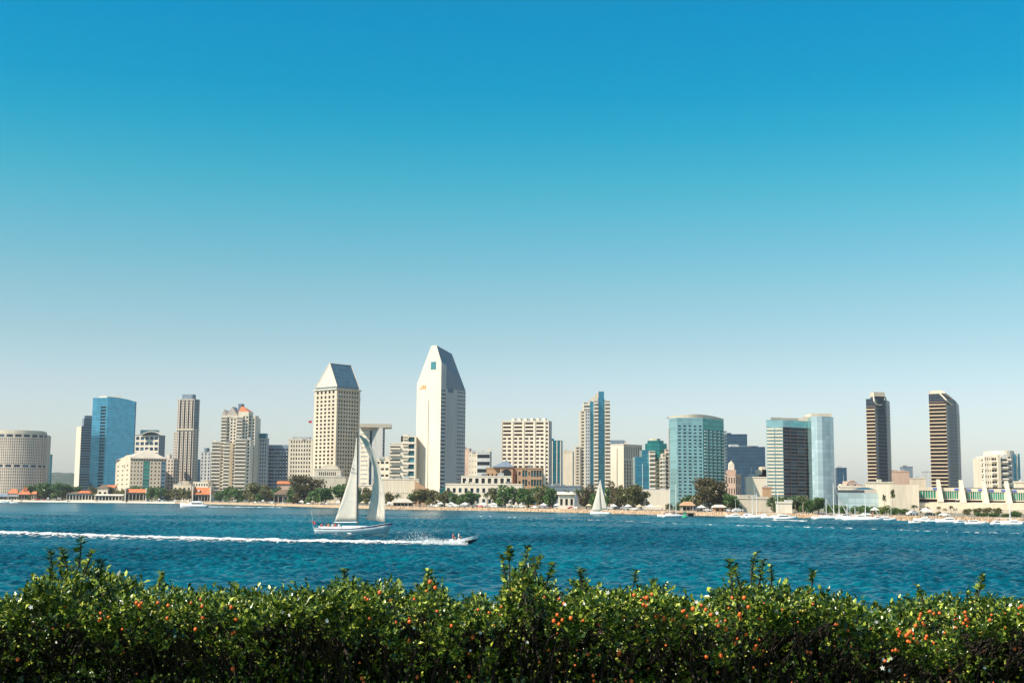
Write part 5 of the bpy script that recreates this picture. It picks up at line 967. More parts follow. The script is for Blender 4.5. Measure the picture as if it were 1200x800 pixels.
def rake(m, L, k, st=0.0):
    m.v = [(x + (max(0, (x / L - .22) / .28) * k * max(z, -.6) if x > 0 else (-max(0, (-x / L - .40) / .10) * st * max(z, -.6))), y, z) for x, y, z in m.v]
def band(m, secs, z0, z1, off, mat=0):
    for sd in (-1, 1):
        for a, c in zip(secs, secs[1:]):
            wa, wb = a[1][-1][0] + off, c[1][-1][0] + off; fa, fb_ = a[1][-1][1], c[1][-1][1]; q = [(a[0], sd * wa, fa * z0), (c[0], sd * wb, fb_ * z0), (c[0], sd * wb, fb_ * z1), (a[0], sd * wa, fa * z1)]; m.quad(*(q if sd < 0 else q[::-1]), mat)
# person: one skinned body, clothes and hair as children
def person(label, loc, rz, pose='sit', shirt='whitecloth', group=None, scale=1.0):
    e = empty('person', loc, rz, label, 'person', group); e.scale = (scale,) * 3
    key = 'body_' + pose
    if key not in BODY:
        if pose == 'sit': J = [(0, 0, .10), (0, 0, .32), (0, 0, .52), (0, 0, .60), (.02, 0, .74), (.02, 0, .82), (0, .09, .10), (.42, .11, .12), (.44, .11, -.30), (.56, .11, -.32), (0, -.09, .10), (.42, -.11, .12), (.44, -.11, -.30), (.56, -.11, -.32), (0, .19, .50), (.05, .25, .24), (.28, .18, .18), (0, -.19, .50), (.05, -.25, .24), (.28, -.18, .18)]
        else: J = [(0, 0, .95), (0, 0, 1.17), (0, 0, 1.38), (0, 0, 1.46), (.02, 0, 1.60), (.02, 0, 1.68), (0, .09, .92), (.02, .11, .50), (-.02, .11, .07), (.12, .12, .03), (0, -.09, .92), (.06, -.11, .50), (.0, -.11, .07), (.13, -.12, .03), (0, .19, 1.36), (.03, .24, 1.08), (.14, .23, .86), (0, -.19, 1.36), (.05, -.24, 1.08), (.2, -.2, .92)]
        E = [(0, 1), (1, 2), (2, 3), (3, 4), (4, 5), (0, 6), (6, 7), (7, 8), (8, 9), (0, 10), (10, 11), (11, 12), (12, 13), (2, 14), (14, 15), (15, 16), (2, 17), (17, 18), (18, 19)]
        rad = [.13, .12, .13, .05, .095, .07, .085, .065, .045, .035, .085, .065, .045, .035, .055, .042, .03, .055, .042, .03]
        me = bpy.data.meshes.new('body'); me.from_pydata(J, E, []); o = bpy.data.objects.new('body_source', me); COL.objects.link(o); md = o.modifiers.new('s', 'SKIN'); 
        sv = me.skin_vertices[0].data
        for i, r_ in enumerate(rad): sv[i].radius = (r_, r_)
        sv[0].use_root = True; o.modifiers.new('d', 'SUBSURF').levels = 1
        dg = bpy.context.evaluated_depsgraph_get(); ne = bpy.data.meshes.new_from_object(o.evaluated_get(dg)); bpy.data.objects.remove(o); ne.materials.clear(); ne.materials.append(MT['skin']); BODY[key] = ne
        t = MB(); z = J[2][2]; n = 10
        rings = [(J[0][2] - .08, .155, .12), (J[0][2] + .1, .15, .12), (J[1][2] + .05, .165, .13), (z - .02, .20, .13), (z + .06, .12, .09)]
        for (za, wa, da), (zb, wb, db) in zip(rings, rings[1:]):
            for i in range(n):
                a0, a1 = 2 * math.pi * i / n, 2 * math.pi * (i + 1) / n; t.quad((da * math.cos(a0), wa * math.sin(a0), za), (da * math.cos(a1), wa * math.sin(a1), za), (db * math.cos(a1), wb * math.sin(a1), zb), (db * math.cos(a0), wb * math.sin(a0), zb))
        for k1, k2 in ((14, 15), (17, 18)): t.tube(J[k1], J[k2], .066, .055, 8)
        BODY[key + 's'] = t; hm = MB(); hd = J[4]; hm.ball((hd[0] - .015, 0, hd[2] + .055), .105, .10, .10, 9, 6); BODY[key + 'h'] = hm.mesh('hair', 'hair')
    o = bpy.data.objects.new('body', BODY[key]); COL.objects.link(o); o.parent = e
    BODY[key + 's'].build('shirt', shirt, e); o = bpy.data.objects.new('hair', BODY[key + 'h']); COL.objects.link(o); o.parent = e; return e
BODY = {}
def wz(x, y): return float(waves(np.array([x]), np.array([y]), SPAT(np.array([y])))[0])
# --- big sloop crossing from left to right
Yb = 285; pS = ground(410, 625.2); Yb = pS.y; yaw = R(3)
e = empty('sailing_yacht', (pS.x, Yb, .0), yaw, 'large blue grey sloop with two raised sails crossing in front of the hotels', 'sailing yacht')
L = 16.6; hs = hull(L - 1.4, 4.2, 1.15, .6, .8, 16, .62); m = MB(); loft(m, hs, 0, True, 1); band(m, hs, .82, .98, .015, 2); rake(m, L, .55, .5); m.build('hull', ['boatblue', 'boatwhite', 'navy'], e, True) ; 
m = MB(); loft(m, [(x * .34 + 1.0, [(0, 1.2), (w_ * .5, 1.2), (w_ * .48, 1.62), (w_ * .4, 1.78)]) for x, w_ in ((-8, 2.6), (-2, 3.0), (4, 2.4), (8, 1.2))]); m.build('cabin', 'boatwhite', e)
m = MB(); m.box(-6.6, -2.2, -1.2, 1.2, 1.05, 1.32); m.box(-6.7, -2.0, -1.35, -1.15, 1.1, 1.62); m.box(-6.7, -2.0, 1.15, 1.35, 1.1, 1.62); m.box(-6.9, -6.6, -1.35, 1.35, 1.1, 1.7); m.build('cockpit', 'boatwhite', e)
for x in (-.6, .7, 2.0, 3.0): m = MB(); m.box(x, x + .75, -1.32 + .1 * x, -1.22 + .1 * x, 1.36, 1.56); m.build('porthole', 'win', e)
mast = (1.7, 0, 1.5); mh = 22.6; mt_top = (1.2, 0, mh)
m = MB(); m.tube(mast, mt_top, .17, .10, 10); mst = m.build('mast', 'darkmetal', e); m = MB(); m.tube((1.6, 0, 2.6), (-3.7, 1.1, 2.5), .12, .1, 8); m.build('boom', 'alu', mst)
for zz_ in (9, 15): m = MB(); m.tube((1.5, -1.1, zz_), (1.5, 1.1, zz_), .05, .05, 6); m.build('spreader', 'alu', mst)
m = MB(); m.tube((-8.1, 0, 1.3), (-8.6, 0, 5.0), .05, .03, 6); m.build('flagpole', 'alu', e)
m = MB(); 
for i in range(4): m.quad((-8.4 + i * .18, .1 * math.sin(i), 2.9 - .1 * i), (-8.4 + (i + 1) * .18, .1 * math.sin(i + 1), 2.8 - .1 * i), (-8.4 + (i + 1) * .18, .1 * math.sin(i + 1), 2.3 - .1 * i), (-8.4 + i * .18, .1 * math.sin(i), 2.4 - .1 * i))
m.build('flag', 'red', e)
m = MB()
for a, c in (((7.9, 0, 1.8), (1.25, 0, 22.2)), ((-7.9, 0, 1.5), mt_top), ((1.5, -2, 1.3), (1.5, -1.1, 9)), ((1.5, -1.1, 9), (1.25, 0, 20.5)), ((1.5, 2, 1.3), (1.5, 1.1, 9)), ((1.5, 1.1, 9), (1.25, 0, 20.5)), ((-4.6, 1.1, 2.5), (-5.2, 0, 1.4))): m.tube(a, c, .028, .028, 4)
m.build('rigging', 'darkmetal', e)
m = MB()
for sd in (-1, 1):
    for x in (-7.6, -5.2, -2.6, 0, 2.6, 5.2, 7.4): w_ = 2.05 * (1 if x < 2 else math.cos((x - 2) / 6.3 * 1.4) ** .7); m.tube((x, sd * w_ * .98, 1.25), (x, sd * w_ * .98, 1.95), .02, .02, 4)
m.build('railing', 'alu', e)
def sail(luff, leech, nv_, nu_, belly, name, mat='sail', parent=None, side=1):
    """luff and leech: polylines bottom to top, points (x, y, z)"""
    def samp(pl, t): t *= len(pl) - 1; i = min(int(t), len(pl) - 2); return Vector(pl[i]).lerp(Vector(pl[i + 1]), t - i)
    m = MB(); G = []
    for j in range(nv_ + 1):
        t = j / nv_; a, c = samp(luff, t), samp(leech, t); w_ = (c - a).length; G.append([a.lerp(c, i / nu_) + Vector((0, side * belly * w_ * math.sin(math.pi * (i / nu_) ** .75), 0)) for i in range(nu_ + 1)])
    for j in range(nv_):
        for i in range(nu_): m.quad(G[j][i], G[j][i + 1], G[j + 1][i + 1], G[j + 1][i])
    o = m.build(name, mat, parent, True); md = o.modifiers.new('w', 'WELD'); md.merge_threshold = .002; so = o.modifiers.new('t', 'SOLIDIFY'); so.thickness = .03; return o, G
o, G = sail([(1.45, 0, 3.0), (1.35, 0, 9), (1.25, 0, 15), (1.1, 0, 21.3)], [(-3.5, 1.1, 2.75), (-2.0, 1.7, 7.5), (-.5, 1.6, 12.5), (.5, .9, 17), (1.0, .05, 21.4)], 22, 9, .09, 'mainsail', parent=e, side=1); MS = o
m = MB()
for zrow, xs_ in ((13.1, (-.9, -.35, .2, .7)), (12.0, (-1.2, -.55, .1, .6))):
    for x in xs_:
        t = (zrow - 3) / 18.3; m.box(x, x + .34, -1.35, -1.33, zrow, zrow + .62) if False else None
for j in (12, 13):
    for i in (1, 3, 5, 7):
        if (i + j) % 7 == 0: continue
        a, b_, c, d_ = G[j][i], G[j][i + 1], G[j + 1][i + 1], G[j + 1][i]; cen = (a + b_ + c + d_) / 4
        q = [cen + (p - cen) * .62 + Vector((0, -.07, 0)) for p in (a, b_, c, d_)]; m.quad(*q)
m.build('sail_number', 'navy', MS)
for j in (5, 10, 15, 18):
    m = MB(); m.path([tuple(p + Vector((0, -.05, 0))) for p in G[j][:7 if j < 12 else 10]], [.035] * 10, 4); m.build('batten', 'alu', MS)
LF = [(7.7, .0, 2.6), (7.6, .7, 7.6), (7.0, 1.2, 11.6), (6.1, 1.3, 14.9), (5.0, 1.0, 18.2), (3.6, .5, 20.8), (1.6, .05, 22.1)]
LE = [(3.4, 2.4, 3.2), (4.4, 3.0, 8.0), (4.9, 2.9, 11.6), (4.8, 2.6, 14.6), (3.5, 1.8, 18.0), (2.3, .9, 20.6), (1.45, .1, 22.0)]
o, G2 = sail(LF, LE, 22, 9, .16, 'genoa', parent=e, side=1)
for j in (6, 12, 17):
    m = MB(); m.path([tuple(p + Vector((0, -.04, 0))) for p in G2[j]], [.018] * 10, 4); m.build('seam', 'alu', o)
ppl = [(-6.2, -.7, 'red', 'person in a red top sitting at the stern of the sloop'), (-5.4, .8, 'navy', 'person in a dark top on the far side of the sloop cockpit'), (-4.7, -.8, 'orangecloth', 'person in an orange top sitting midway along the sloop cockpit'), (-3.9, .8, 'whitecloth', 'person in a white top on the far side of the sloop cockpit'), (-3.2, -.8, 'red', 'person in a red top sitting forward in the sloop cockpit by the cabin'), (-2.4, -.6, 'whitecloth', 'person in a white top leaning by the sloop cabin')]
cy, sy = math.cos(yaw), math.sin(yaw)
for x, y, c, lb in ppl: person(lb, (pS.x + x * cy - y * sy, Yb + x * sy + y * cy, 1.62 - .1), yaw + (1.3 if y < 0 else -1.3), 'sit', c, 'crew on the sloop')
# --- speedboat
pB = ground(539, 638.2); yb = R(-8); zb_ = .25; e = empty('speedboat', (pB.x, pB.y, zb_), yb, 'white speedboat with a dark underside racing right, bow lifted, trailing foam', 'speedboat'); e.rotation_euler = (0, R(-9), yb)
hs = hull(5.2, 2.2, .7, .42, .22, 10, .85); m = MB(); loft(m, hs, 0, True, 1); band(m, hs[:7], .05, .98, .012, 1); band(m, hs[6:], .35, .98, .012, 1); rake(m, 5.2, .75); m.build('hull', ['darkhull', 'boatwhite'], e, True)
m = MB(); m.quad((.5, -.85, .8), (.5, .85, .8), (.15, .75, 1.25), (.15, -.75, 1.25)); m.build('windscreen', 'win', e); m = MB(); m.box(-1.6, -.9, -.9, .9, .55, .98); m.box(-.2, .15, -.5, .5, .6, .95); m.build('seat', 'boatwhite', e); m = MB(); m.box(-2.95, -2.6, -.25, .25, .1, 1.15); m.box(-2.9, -2.65, -.12, .12, -.5, .1); m.build('outboard_motor', 'black', e)
for x, y, c, lb in ((-1.2, -.45, 'red', 'person in a red top sitting in the speedboat, nearer side'), (-1.2, .45, 'sand', 'person in a tan top sitting in the speedboat, farther side'), (-.2, -.35, 'whitecloth', 'person in a white top at the speedboat wheel')):
    person(lb, (pB.x + x * math.cos(yb), pB.y + y, zb_ + 1.12 + x * .16), yb, 'sit', c, 'people in the speedboat')
# spray thrown up behind the speedboat
sp = np.random.default_rng(9); n = 15000; xs = sp.gamma(1.6, 2.6, n) - 3.0; hgt = np.abs(sp.normal(0, 1, n)) * (.3 + .62 * np.exp(-((xs - 6.0) / 3.0) ** 2)) + .05; yy = sp.normal(0, 1.2, n) + 0; px_ = pB.x - 1.5 - xs; c = np.stack([px_, pB.y + yy + xs * .08, hgt], 1)
a = sp.normal(size=(n, 3)); a /= np.linalg.norm(a, axis=1)[:, None]; b2 = np.cross(a, sp.normal(size=(n, 3))); b2 /= np.linalg.norm(b2, axis=1)[:, None]; s = sp.uniform(.015, .06, n)[:, None]
v = np.stack([c - a * s, c + b2 * s, c + a * s, c - b2 * s], 1).reshape(-1, 3); me = np_mesh('spray', v, np.arange(n * 4).reshape(-1, 4), ['foamwhite']); o = bpy.data.objects.new('spray', me); COL.objects.link(o); tag(o, kind='stuff')
# --- second small sloop near the far shore
p = ground(704, 602.3); e = empty('sailing_boat', (p.x, p.y, 0), R(160), 'white sailing boat with tall bluish white sails close under the middle shore', 'sailing boat')
hs = hull(11, 3, 1.1, .4, .3, 10, .7); m = MB(); loft(m, hs); m.build('hull', 'boatwhite', e, True); m = MB(); m.box(-1, 2, -.9, .9, 1.1, 1.6); m.build('cabin', 'boatwhite', e)
m = MB(); m.tube((.6, 0, 1), (.3, 0, 18.8), .13, .08, 8); m.build('mast', 'alu', e); m = MB(); m.tube((.6, 0, 2.2), (-4.2, .9, 2.1), .1, .08, 6); m.build('boom', 'alu', e)
sail([(.5, 0, 2.6), (.4, 0, 10), (.3, 0, 18.5)], [(-4.0, .9, 2.4), (-2.6, 1.2, 8), (-.9, .8, 14), (.2, 0, 18.5)], 14, 6, .08, 'mainsail', parent=e); sail([(5.2, 0, 1.6), (2.9, 0, 9.5), (.5, 0, 18)], [(-.6, 1.3, 1.9), (.3, 1.2, 9), (.4, 0, 18)], 14, 6, .1, 'jib', parent=e)
# --- motor boats
def motoryacht(label, px, py, Lm, flip=False, bridge=True, hullm='boatwhite', name='motor_yacht', group=None, yawd=4, hc=1.0):
    p = ground(px, py); Lm *= .9; e = empty(name, (p.x, p.y, 0), R(yawd + (180 if flip else 0)), label, 'motor boat' if name != 'ferry' else 'ferry', group)
    hs = hull(Lm, Lm * .29, Lm * .105, Lm * .04, Lm * .05, 10, .85); m = MB(); loft(m, hs); m.build('hull', hullm, e, True); f = Lm * .105; k = Lm
    m = MB(); loft(m, [(-k * .32, [(0, f * .9), (k * .10, f * .9), (k * .10, f * 1.9), (k * .09, f * 2.0)]), (k * .12, [(0, f * .9), (k * .10, f * .9), (k * .085, f * 1.9), (k * .08, f * 2.0)]), (k * .30, [(0, f * 1.0), (k * .06, f * 1.0), (k * .05, f * 1.2), (k * .04, f * 1.25)])]); m.build('cabin', 'boatwhite', e)
    for sd in (-1, 1): m = MB(); y = sd * k * .1015; m.box(-k * .28, k * .10, min(y, y - sd * .05), max(y, y - sd * .05), f * 1.35, f * 1.72); m.build('window_strip', 'win', e)
    if bridge: m = MB(); loft(m, [(-k * .24, [(0, f * 2.0), (k * .075, f * 2.0), (k * .07, f * 2.5)]), (k * .04, [(0, f * 2.0), (k * .07, f * 2.0), (k * .06, f * 2.4)]), (k * .09, [(0, f * 2.0), (k * .05, f * 2.0), (k * .04, f * 2.05)])]); m.build('flybridge', 'boatwhite', e); m = MB(); m.tube((-k * .16, 0, f * 2.5), (-k * .19, 0, f * 3.6), .06, .04, 6); m.build('antenna', 'alu', e)
    return e
motoryacht('long white tour ferry speeding below the steep orange roofed pier house', 228, 594.6, 21, True, True, name='ferry')
motoryacht('white motor yacht with low cabin passing the rocks under the twin hotel', 920, 608.9, 10.5, False, True)
boats = []
for px, py, Lm, fl_, br in ((972, 605.5, 9, 0, 1), (983, 606.3, 8, 1, 1), (995, 606.6, 11, 0, 0), (1006, 607.4, 9, 1, 1), (1018, 607.2, 12, 0, 1), (1029, 608.2, 9, 1, 0), (1040, 608.6, 8, 0, 1), (1082, 609.6, 8, 1, 1), (1094, 610.3, 7, 0, 0), (1110, 611.0, 9, 1, 1), (1126, 611.8, 6, 0, 1), (1143, 613.1, 8, 0, 0), (1170, 613.4, 6.5, 0, 1), (1186, 613.6, 8, 1, 1), (1072, 611.6, 5, 1, 0), (6, 587.6, 12, 0, 1), (17, 588.2, 10, 1, 0), (860, 604.6, 8, 1, 1), (878, 605.2, 9, 0, 1), (893, 605.4, 8, 1, 1)):
    o_ = motoryacht(None, px, py + 1.2, Lm, bool(fl_), bool(br), group='white motor boats moored along the far shore', yawd=rng.uniform(-20, 20)); boats.append((px, o_, 'br' if br else 'lo'))
label_all(boats, {'br': 'white motor boat with an upper bridge moored', 'lo': 'low white motor boat moored'}, {'br': 'white bridged motor boats moored', 'lo': 'low white motor boats moored'}, 'before')
# moored sailing boats: hull, cabin, mast, furled headsail on its stay
ms = []
for px, py, Lm, top, fj in ((783, 604.5, 10, 572, 0), (790, 604.8, 12, 567, 0), (880, 605.6, 9, 583, 0), (885, 606, 9, 577, 0), (909, 606.4, 13, 575, 0), (966, 606.6, 12, 584, 1), (974, 607.4, 17, 566, 1), (981, 607.2, 12, 586, 1), (991, 607.6, 9, 590, 0), (1000, 608, 10, 594, 0), (1011, 608.8, 15, 579, 1), (1181, 613.6, 11, 588, 0)):
    p = ground(px, py + 1); Ym = p.y; h = Z(px, top, Ym); yw = R(rng.uniform(-15, 15)); e = empty('moored_sailboat', (p.x, Ym, 0), yw, None, 'sailing boat', 'bare masted sailing boats moored along the far shore')
    hs = hull(Lm, Lm * .28, 1.0, .4, .25, 8, .7); m = MB(); loft(m, hs); m.build('hull', 'boatwhite', e, True); m = MB(); m.box(-Lm * .15, Lm * .2, -Lm * .08, Lm * .08, .98, 1.5); m.build('cabin', 'boatwhite', e)
    m = MB(); m.tube((Lm * .08, 0, 1), (Lm * .08, 0, h), .17, .12, 7); m.build('mast', 'boatwhite', e); m = MB(); m.tube((Lm * .07, 0, 2.2), (-Lm * .36, 0, 2.3), .16, .13, 6); m.build('furled_mainsail', 'navy' if px % 2 < 1 else 'sail', e)
    if fj: m = MB(); m.tube((Lm * .47, 0, 1.3), (Lm * .09, 0, h * .95), .2, .1, 6); m.build('furled_jib', 'sail', e)
    ms.append((px, e, 'j' if fj else 'm'))
label_all(ms, {'j': 'moored sailing boat with a slanting furled headsail', 'm': 'moored bare masted sailing boat'}, {'j': 'moored sailing boats with furled headsails', 'm': 'moored bare masted boats'}, 'before')
# floating docks
for px0, px1, py, lb in ((962, 1050, 609.0, 'long pale floating dock holding the moored boats right of the twin hotel'), (1076, 1160, 612.4, 'long pale floating dock below the green windowed hall')):
    a, c = ground(px0, py - 1.6), ground(px1, py - .4); e = empty('floating_dock', ((a.x + c.x) / 2, (a.y + c.y) / 2, 0), math.atan2(c.y - a.y, c.x - a.x), lb, 'dock'); Ld = (c - a).length / 2; m = MB(); m.box(-Ld, Ld, -1.2, 1.2, -.3, .55); m.build('deck', 'seawall', e)
    for i in range(9): m = MB(); x = -Ld + .5 + i * (2 * Ld - 1) / 8; m.tube((x, 1.45, -1), (x, 1.45, 2.6), .2, .2, 7); m.build('pile', 'wood', e)
p = ground(802, 604.9); e = empty('pier', (p.x, p.y + 1, 0), 0, 'short dark timber pier on the rocks behind the green buoy', 'pier'); m = MB(); m.box(-5, 5, -2, 8, 1.5, 1.9); m.build('deck', 'wood', e)
for i in range(4): m = MB(); m.box(-4.9 + i * 3.1, -4.5 + i * 3.1, -1.9, -1.6, -1, 1.5); m.build('pile', 'wood', e)
m = MB(); m.box(-4.9, 4.9, -1.2, 5, -.5, 1.49); m.build('underdeck_shade', 'black', e)  # black block under the deck stands in for the shade there
# buoy
p = ground(802.5, 606.4); e = empty('channel_buoy', (p.x, p.y, 0), 0, 'green conical channel buoy floating off the dark timber pier', 'buoy'); m = MB(); m.tube((0, 0, -.3), (0, 0, .5), 1.25, 1.25, 14); m.tube((0, 0, .5), (0, 0, .9), 1.25, .8, 14); m.build('float', 'buoy', e)
m = MB()
for i in range(4): t = math.pi / 2 * i + .4; m.tube((.8 * math.cos(t), .8 * math.sin(t), .8), (.25 * math.cos(t), .25 * math.sin(t), 2.7), .08, .06, 5)
m.box(-.5, .5, -.05, .05, 1.6, 2.6); m.build('cage', 'buoy', e); m = MB(); m.tube((0, 0, 2.7), (0, 0, 3.1), .2, .16, 8); m.build('lantern', 'buoy', e)
# ------------------------------------------------------------------ parked cars, tents, umbrellas, people, lamp posts on the promenade
CM = {}
def carproto(mat):
    if mat in CM: return CM[mat]
    m = MB(); prof_ = [(-2.15, .35), (-2.15, .85), (-1.95, .95), (-1.4, 1.0), (-.9, 1.42), (.45, 1.42), (1.05, .98), (1.95, .86), (2.15, .7), (2.15, .35)]
    for w0, w1 in (((-.86), (.86)),):
        n = len(prof_); k = len(m.v); m.v += [(x, -.86 if z < 1.1 else -.68, z) for x, z in prof_] + [(x, .86 if z < 1.1 else .68, z) for x, z in prof_]
        for i in range(n): j = (i + 1) % n; m.f.append((k + i, k + j, k + n + j, k + n + i)); m.m.append(0)
        m.f.append(tuple(k + i for i in reversed(range(n)))); m.f.append(tuple(k + n + i for i in range(n))); m.m += [0, 0]
    body = m.mesh('body', mat); g = MB(); g.box(-1.15, .7, -.79, .79, 1.02, 1.3); gl = g.mesh('window', 'win'); w = MB(); w.tube((0, -.1, 0), (0, .1, 0), .33, .33, 12); CM[mat] = (body, gl, w.mesh('wheel', 'black')); return CM[mat]
MT['carwhite'] = plain('white_car_paint', (.78, .77, .74), .25); MT['carsilver'] = plain('silver_car_paint', (.5, .5, .5), .3, .5); MT['cardark'] = plain('dark_car_paint', (.04, .05, .06), .25); MT['carred'] = plain('red_car_paint', (.4, .03, .03), .25)
cars = []; cr = random.Random(11)
cpx = [44, 52, 70, 82, 184, 190, 207, 213, 220, 300, 306, 318, 330, 352, 360, 376, 384, 506, 513, 519, 526, 533, 540, 549, 557, 563, 570, 576, 583, 589, 598, 605, 612, 628, 634, 640, 655, 662, 669, 676, 716, 724, 733, 741, 749, 814, 820, 827, 852, 866, 1070, 1090, 1106]
for px in cpx:
    px += cr.uniform(-1.5, 1.5); mt = cr.choice(['carwhite'] * 5 + ['carsilver'] * 2 + ['cardark', 'carred']); Yc = shoreY(px) + cr.choice((16, 20, 25)); e = empty('parked_car', (X(px, Yc, 592), Yc, LZ + .02), cr.choice((0, math.pi)) + cr.uniform(-.5, .5), None, 'car', 'cars parked along the far shore'); bd, gl, wh = carproto(mt); s_ = cr.choice((1, 1, 1.25)); e.scale = (s_, s_, s_ * (1.15 if s_ > 1 else 1))
    for nm, me, lo in (('body', bd, (0, 0, 0)), ('window', gl, (0, 0, 0))) + tuple(('wheel', wh, (x, y, .33)) for x in (-1.35, 1.35) for y in (-.8, .8)): o = bpy.data.objects.new(nm, me); COL.objects.link(o); o.parent = e; o.location = lo
    cars.append((px, e, mt))
label_all(cars, {'carwhite': 'white car parked', 'carsilver': 'silver car parked', 'cardark': 'dark car parked', 'carred': 'red car parked'}, {'carwhite': 'white cars parked', 'carsilver': 'silver cars parked', 'cardark': 'dark cars parked', 'carred': 'red cars parked'}, 'before')
tents = []
for px, w_, c in ((56, 3, 'whitecloth'), (186, 3.4, 'whitecloth'), (231, 4, 'whitecloth'), (308, 3.2, 'whitecloth'), (322, 3, 'whitecloth'), (336, 3, 'whitecloth'), (353, 4.5, 'whitecloth'), (366, 2.6, 'sand'), (390, 4, 'sand'), (396, 3.4, 'whitecloth'), (425, 4, 'sand'), (434, 3, 'whitecloth'), (456, 3, 'whitecloth'), (516, 4, 'whitecloth'), (529, 4, 'whitecloth'), (545, 5, 'whitecloth'), (566, 5, 'whitecloth'), (578, 5, 'whitecloth'), (637, 4, 'whitecloth'), (653, 4, 'whitecloth'), (690, 3, 'sand'), (719, 3.4, 'whitecloth'), (736, 3.4, 'whitecloth'), (749, 3, 'sand'), (762, 4, 'whitecloth'), (772, 4, 'sand'), (822, 4, 'whitecloth'), (1025, 3, 'whitecloth'), (1085, 4, 'whitecloth')):
    Yt = shoreY(px) + 13; e = empty('shade_tent', (X(px, Yt, 592), Yt, LZ + .02), .2, None, 'tent', 'shade tents along the far shore'); h = 2.1; m = MB(); m.poly([(-w_ / 2, -w_ / 2, h), (w_ / 2, -w_ / 2, h), (0, 0, h + 1.3)]); m.poly([(w_ / 2, -w_ / 2, h), (w_ / 2, w_ / 2, h), (0, 0, h + 1.3)]); m.poly([(w_ / 2, w_ / 2, h), (-w_ / 2, w_ / 2, h), (0, 0, h + 1.3)]); m.poly([(-w_ / 2, w_ / 2, h), (-w_ / 2, -w_ / 2, h), (0, 0, h + 1.3)]); m.build('canopy', c, e)
    for sx in (-1, 1):
        for sy_ in (-1, 1): m = MB(); m.tube((sx * w_ / 2 * .96, sy_ * w_ / 2 * .96, 0), (sx * w_ / 2 * .96, sy_ * w_ / 2 * .96, h), .05, .05, 5); m.build('pole', 'alu', e)
    tents.append((px, e, c))
label_all(tents, {'whitecloth': 'white peaked shade tent', 'sand': 'tan peaked shade tent'}, {'whitecloth': 'white peaked shade tents', 'sand': 'tan peaked shade tents'}, 'before')
pp = []; pr = random.Random(4)
for px in (268, 285, 297, 312, 327, 343, 347, 365, 372, 378, 386, 404, 407, 428, 437, 461, 492, 497, 559, 594, 622, 646, 682, 695, 728, 754, 759, 776, 784, 836, 845, 870, 900, 1004, 1022, 1078):
    c = pr.choice(['whitecloth', 'whitecloth', 'red', 'navy', 'orangecloth']); Yp = shoreY(px) + pr.uniform(9.5, 12); pp.append((px, person(None, (X(px, Yp, 592), Yp, LZ + .02), pr.uniform(0, 6.28), 'stand', c, 'people strolling on the far promenade'), c))
label_all(pp, {'whitecloth': 'person in white', 'red': 'person in red', 'navy': 'person in navy', 'orangecloth': 'person in orange'}, {'whitecloth': 'people in white', 'red': 'people in red', 'navy': 'people in navy', 'orangecloth': 'people in orange'}, 'on the promenade before')
pl_ = []
for px in (92, 140, 168, 205, 262, 296, 333, 366, 414, 449, 478, 527, 561, 600, 654, 700, 756, 797, 812, 862, 1044, 1120):
    Yp = shoreY(px) + 11; e = empty('lamp_post', (X(px, Yp, 592), Yp, LZ), 0, None, 'lamp post', 'lamp posts along the far promenade'); m = MB(); m.tube((0, 0, 0), (0, 0, 6.5), .12, .07, 6); m.build('pole', 'alu', e); m = MB(); m.tube((0, 0, 6.4), (.9, 0, 6.7), .05, .04, 5); m.box(.6, 1.3, -.15, .15, 6.6, 6.8); m.build('lamp_head', 'boatwhite', e); pl_.append((px, e, 'l'))
label_all(pl_, {'l': 'slim pale promenade lamp post'}, {'l': 'slim pale lamp posts'}, 'before')
# ------------------------------------------------------------------ the hedge in front
hr = np.random.default_rng(21)
HPD = 14
HP = [(-480, 688), (-380, 678), (-300, 690), (-220, 674), (-150, 686), (-80, 682), (0, 685), (20, 681), (38, 676), (50, 668), (62, 655), (78, 648), (92, 645), (104, 652), (116, 668), (130, 681), (150, 684), (165, 672), (182, 664), (200, 680), (230, 683), (250, 678), (290, 676), (320, 675), (350, 668), (375, 674), (400, 664), (425, 672), (450, 668), (470, 680), (490, 668), (505, 664), (522, 680), (540, 693), (556, 676), (566, 684), (580, 692), (592, 668), (602, 656), (618, 648), (634, 656), (648, 668), (656, 686), (668, 690), (682, 664), (700, 668), (725, 671), (750, 668), (775, 666), (790, 680), (815, 684), (840, 690), (860, 676), (876, 664), (895, 668), (915, 668), (932, 676), (950, 668), (970, 680), (995, 686), (1018, 692), (1045, 703), (1062, 712), (1074, 706), (1084, 690), (1105, 688), (1125, 690), (1140, 679), (1158, 677), (1175, 686), (1200, 688), (1290, 690), (1340, 676), (1400, 690), (1500, 682), (1640, 690)]
HP = [(p, q + HPD + (6 if 1040 < p < 1080 else 0) + 7 * math.sin(p * .17) * math.sin(p * .05 + 1)) for p, q in HP]
hx = np.array([p[0] for p in HP]); hy = np.array([p[1] for p in HP]); YH = 9.0
worldx = np.array([X(p, YH, q) for p, q in HP]); worldz = np.array([Z(p, q, YH) for p, q in HP])
def htop(x): return np.interp(x, worldx, worldz)
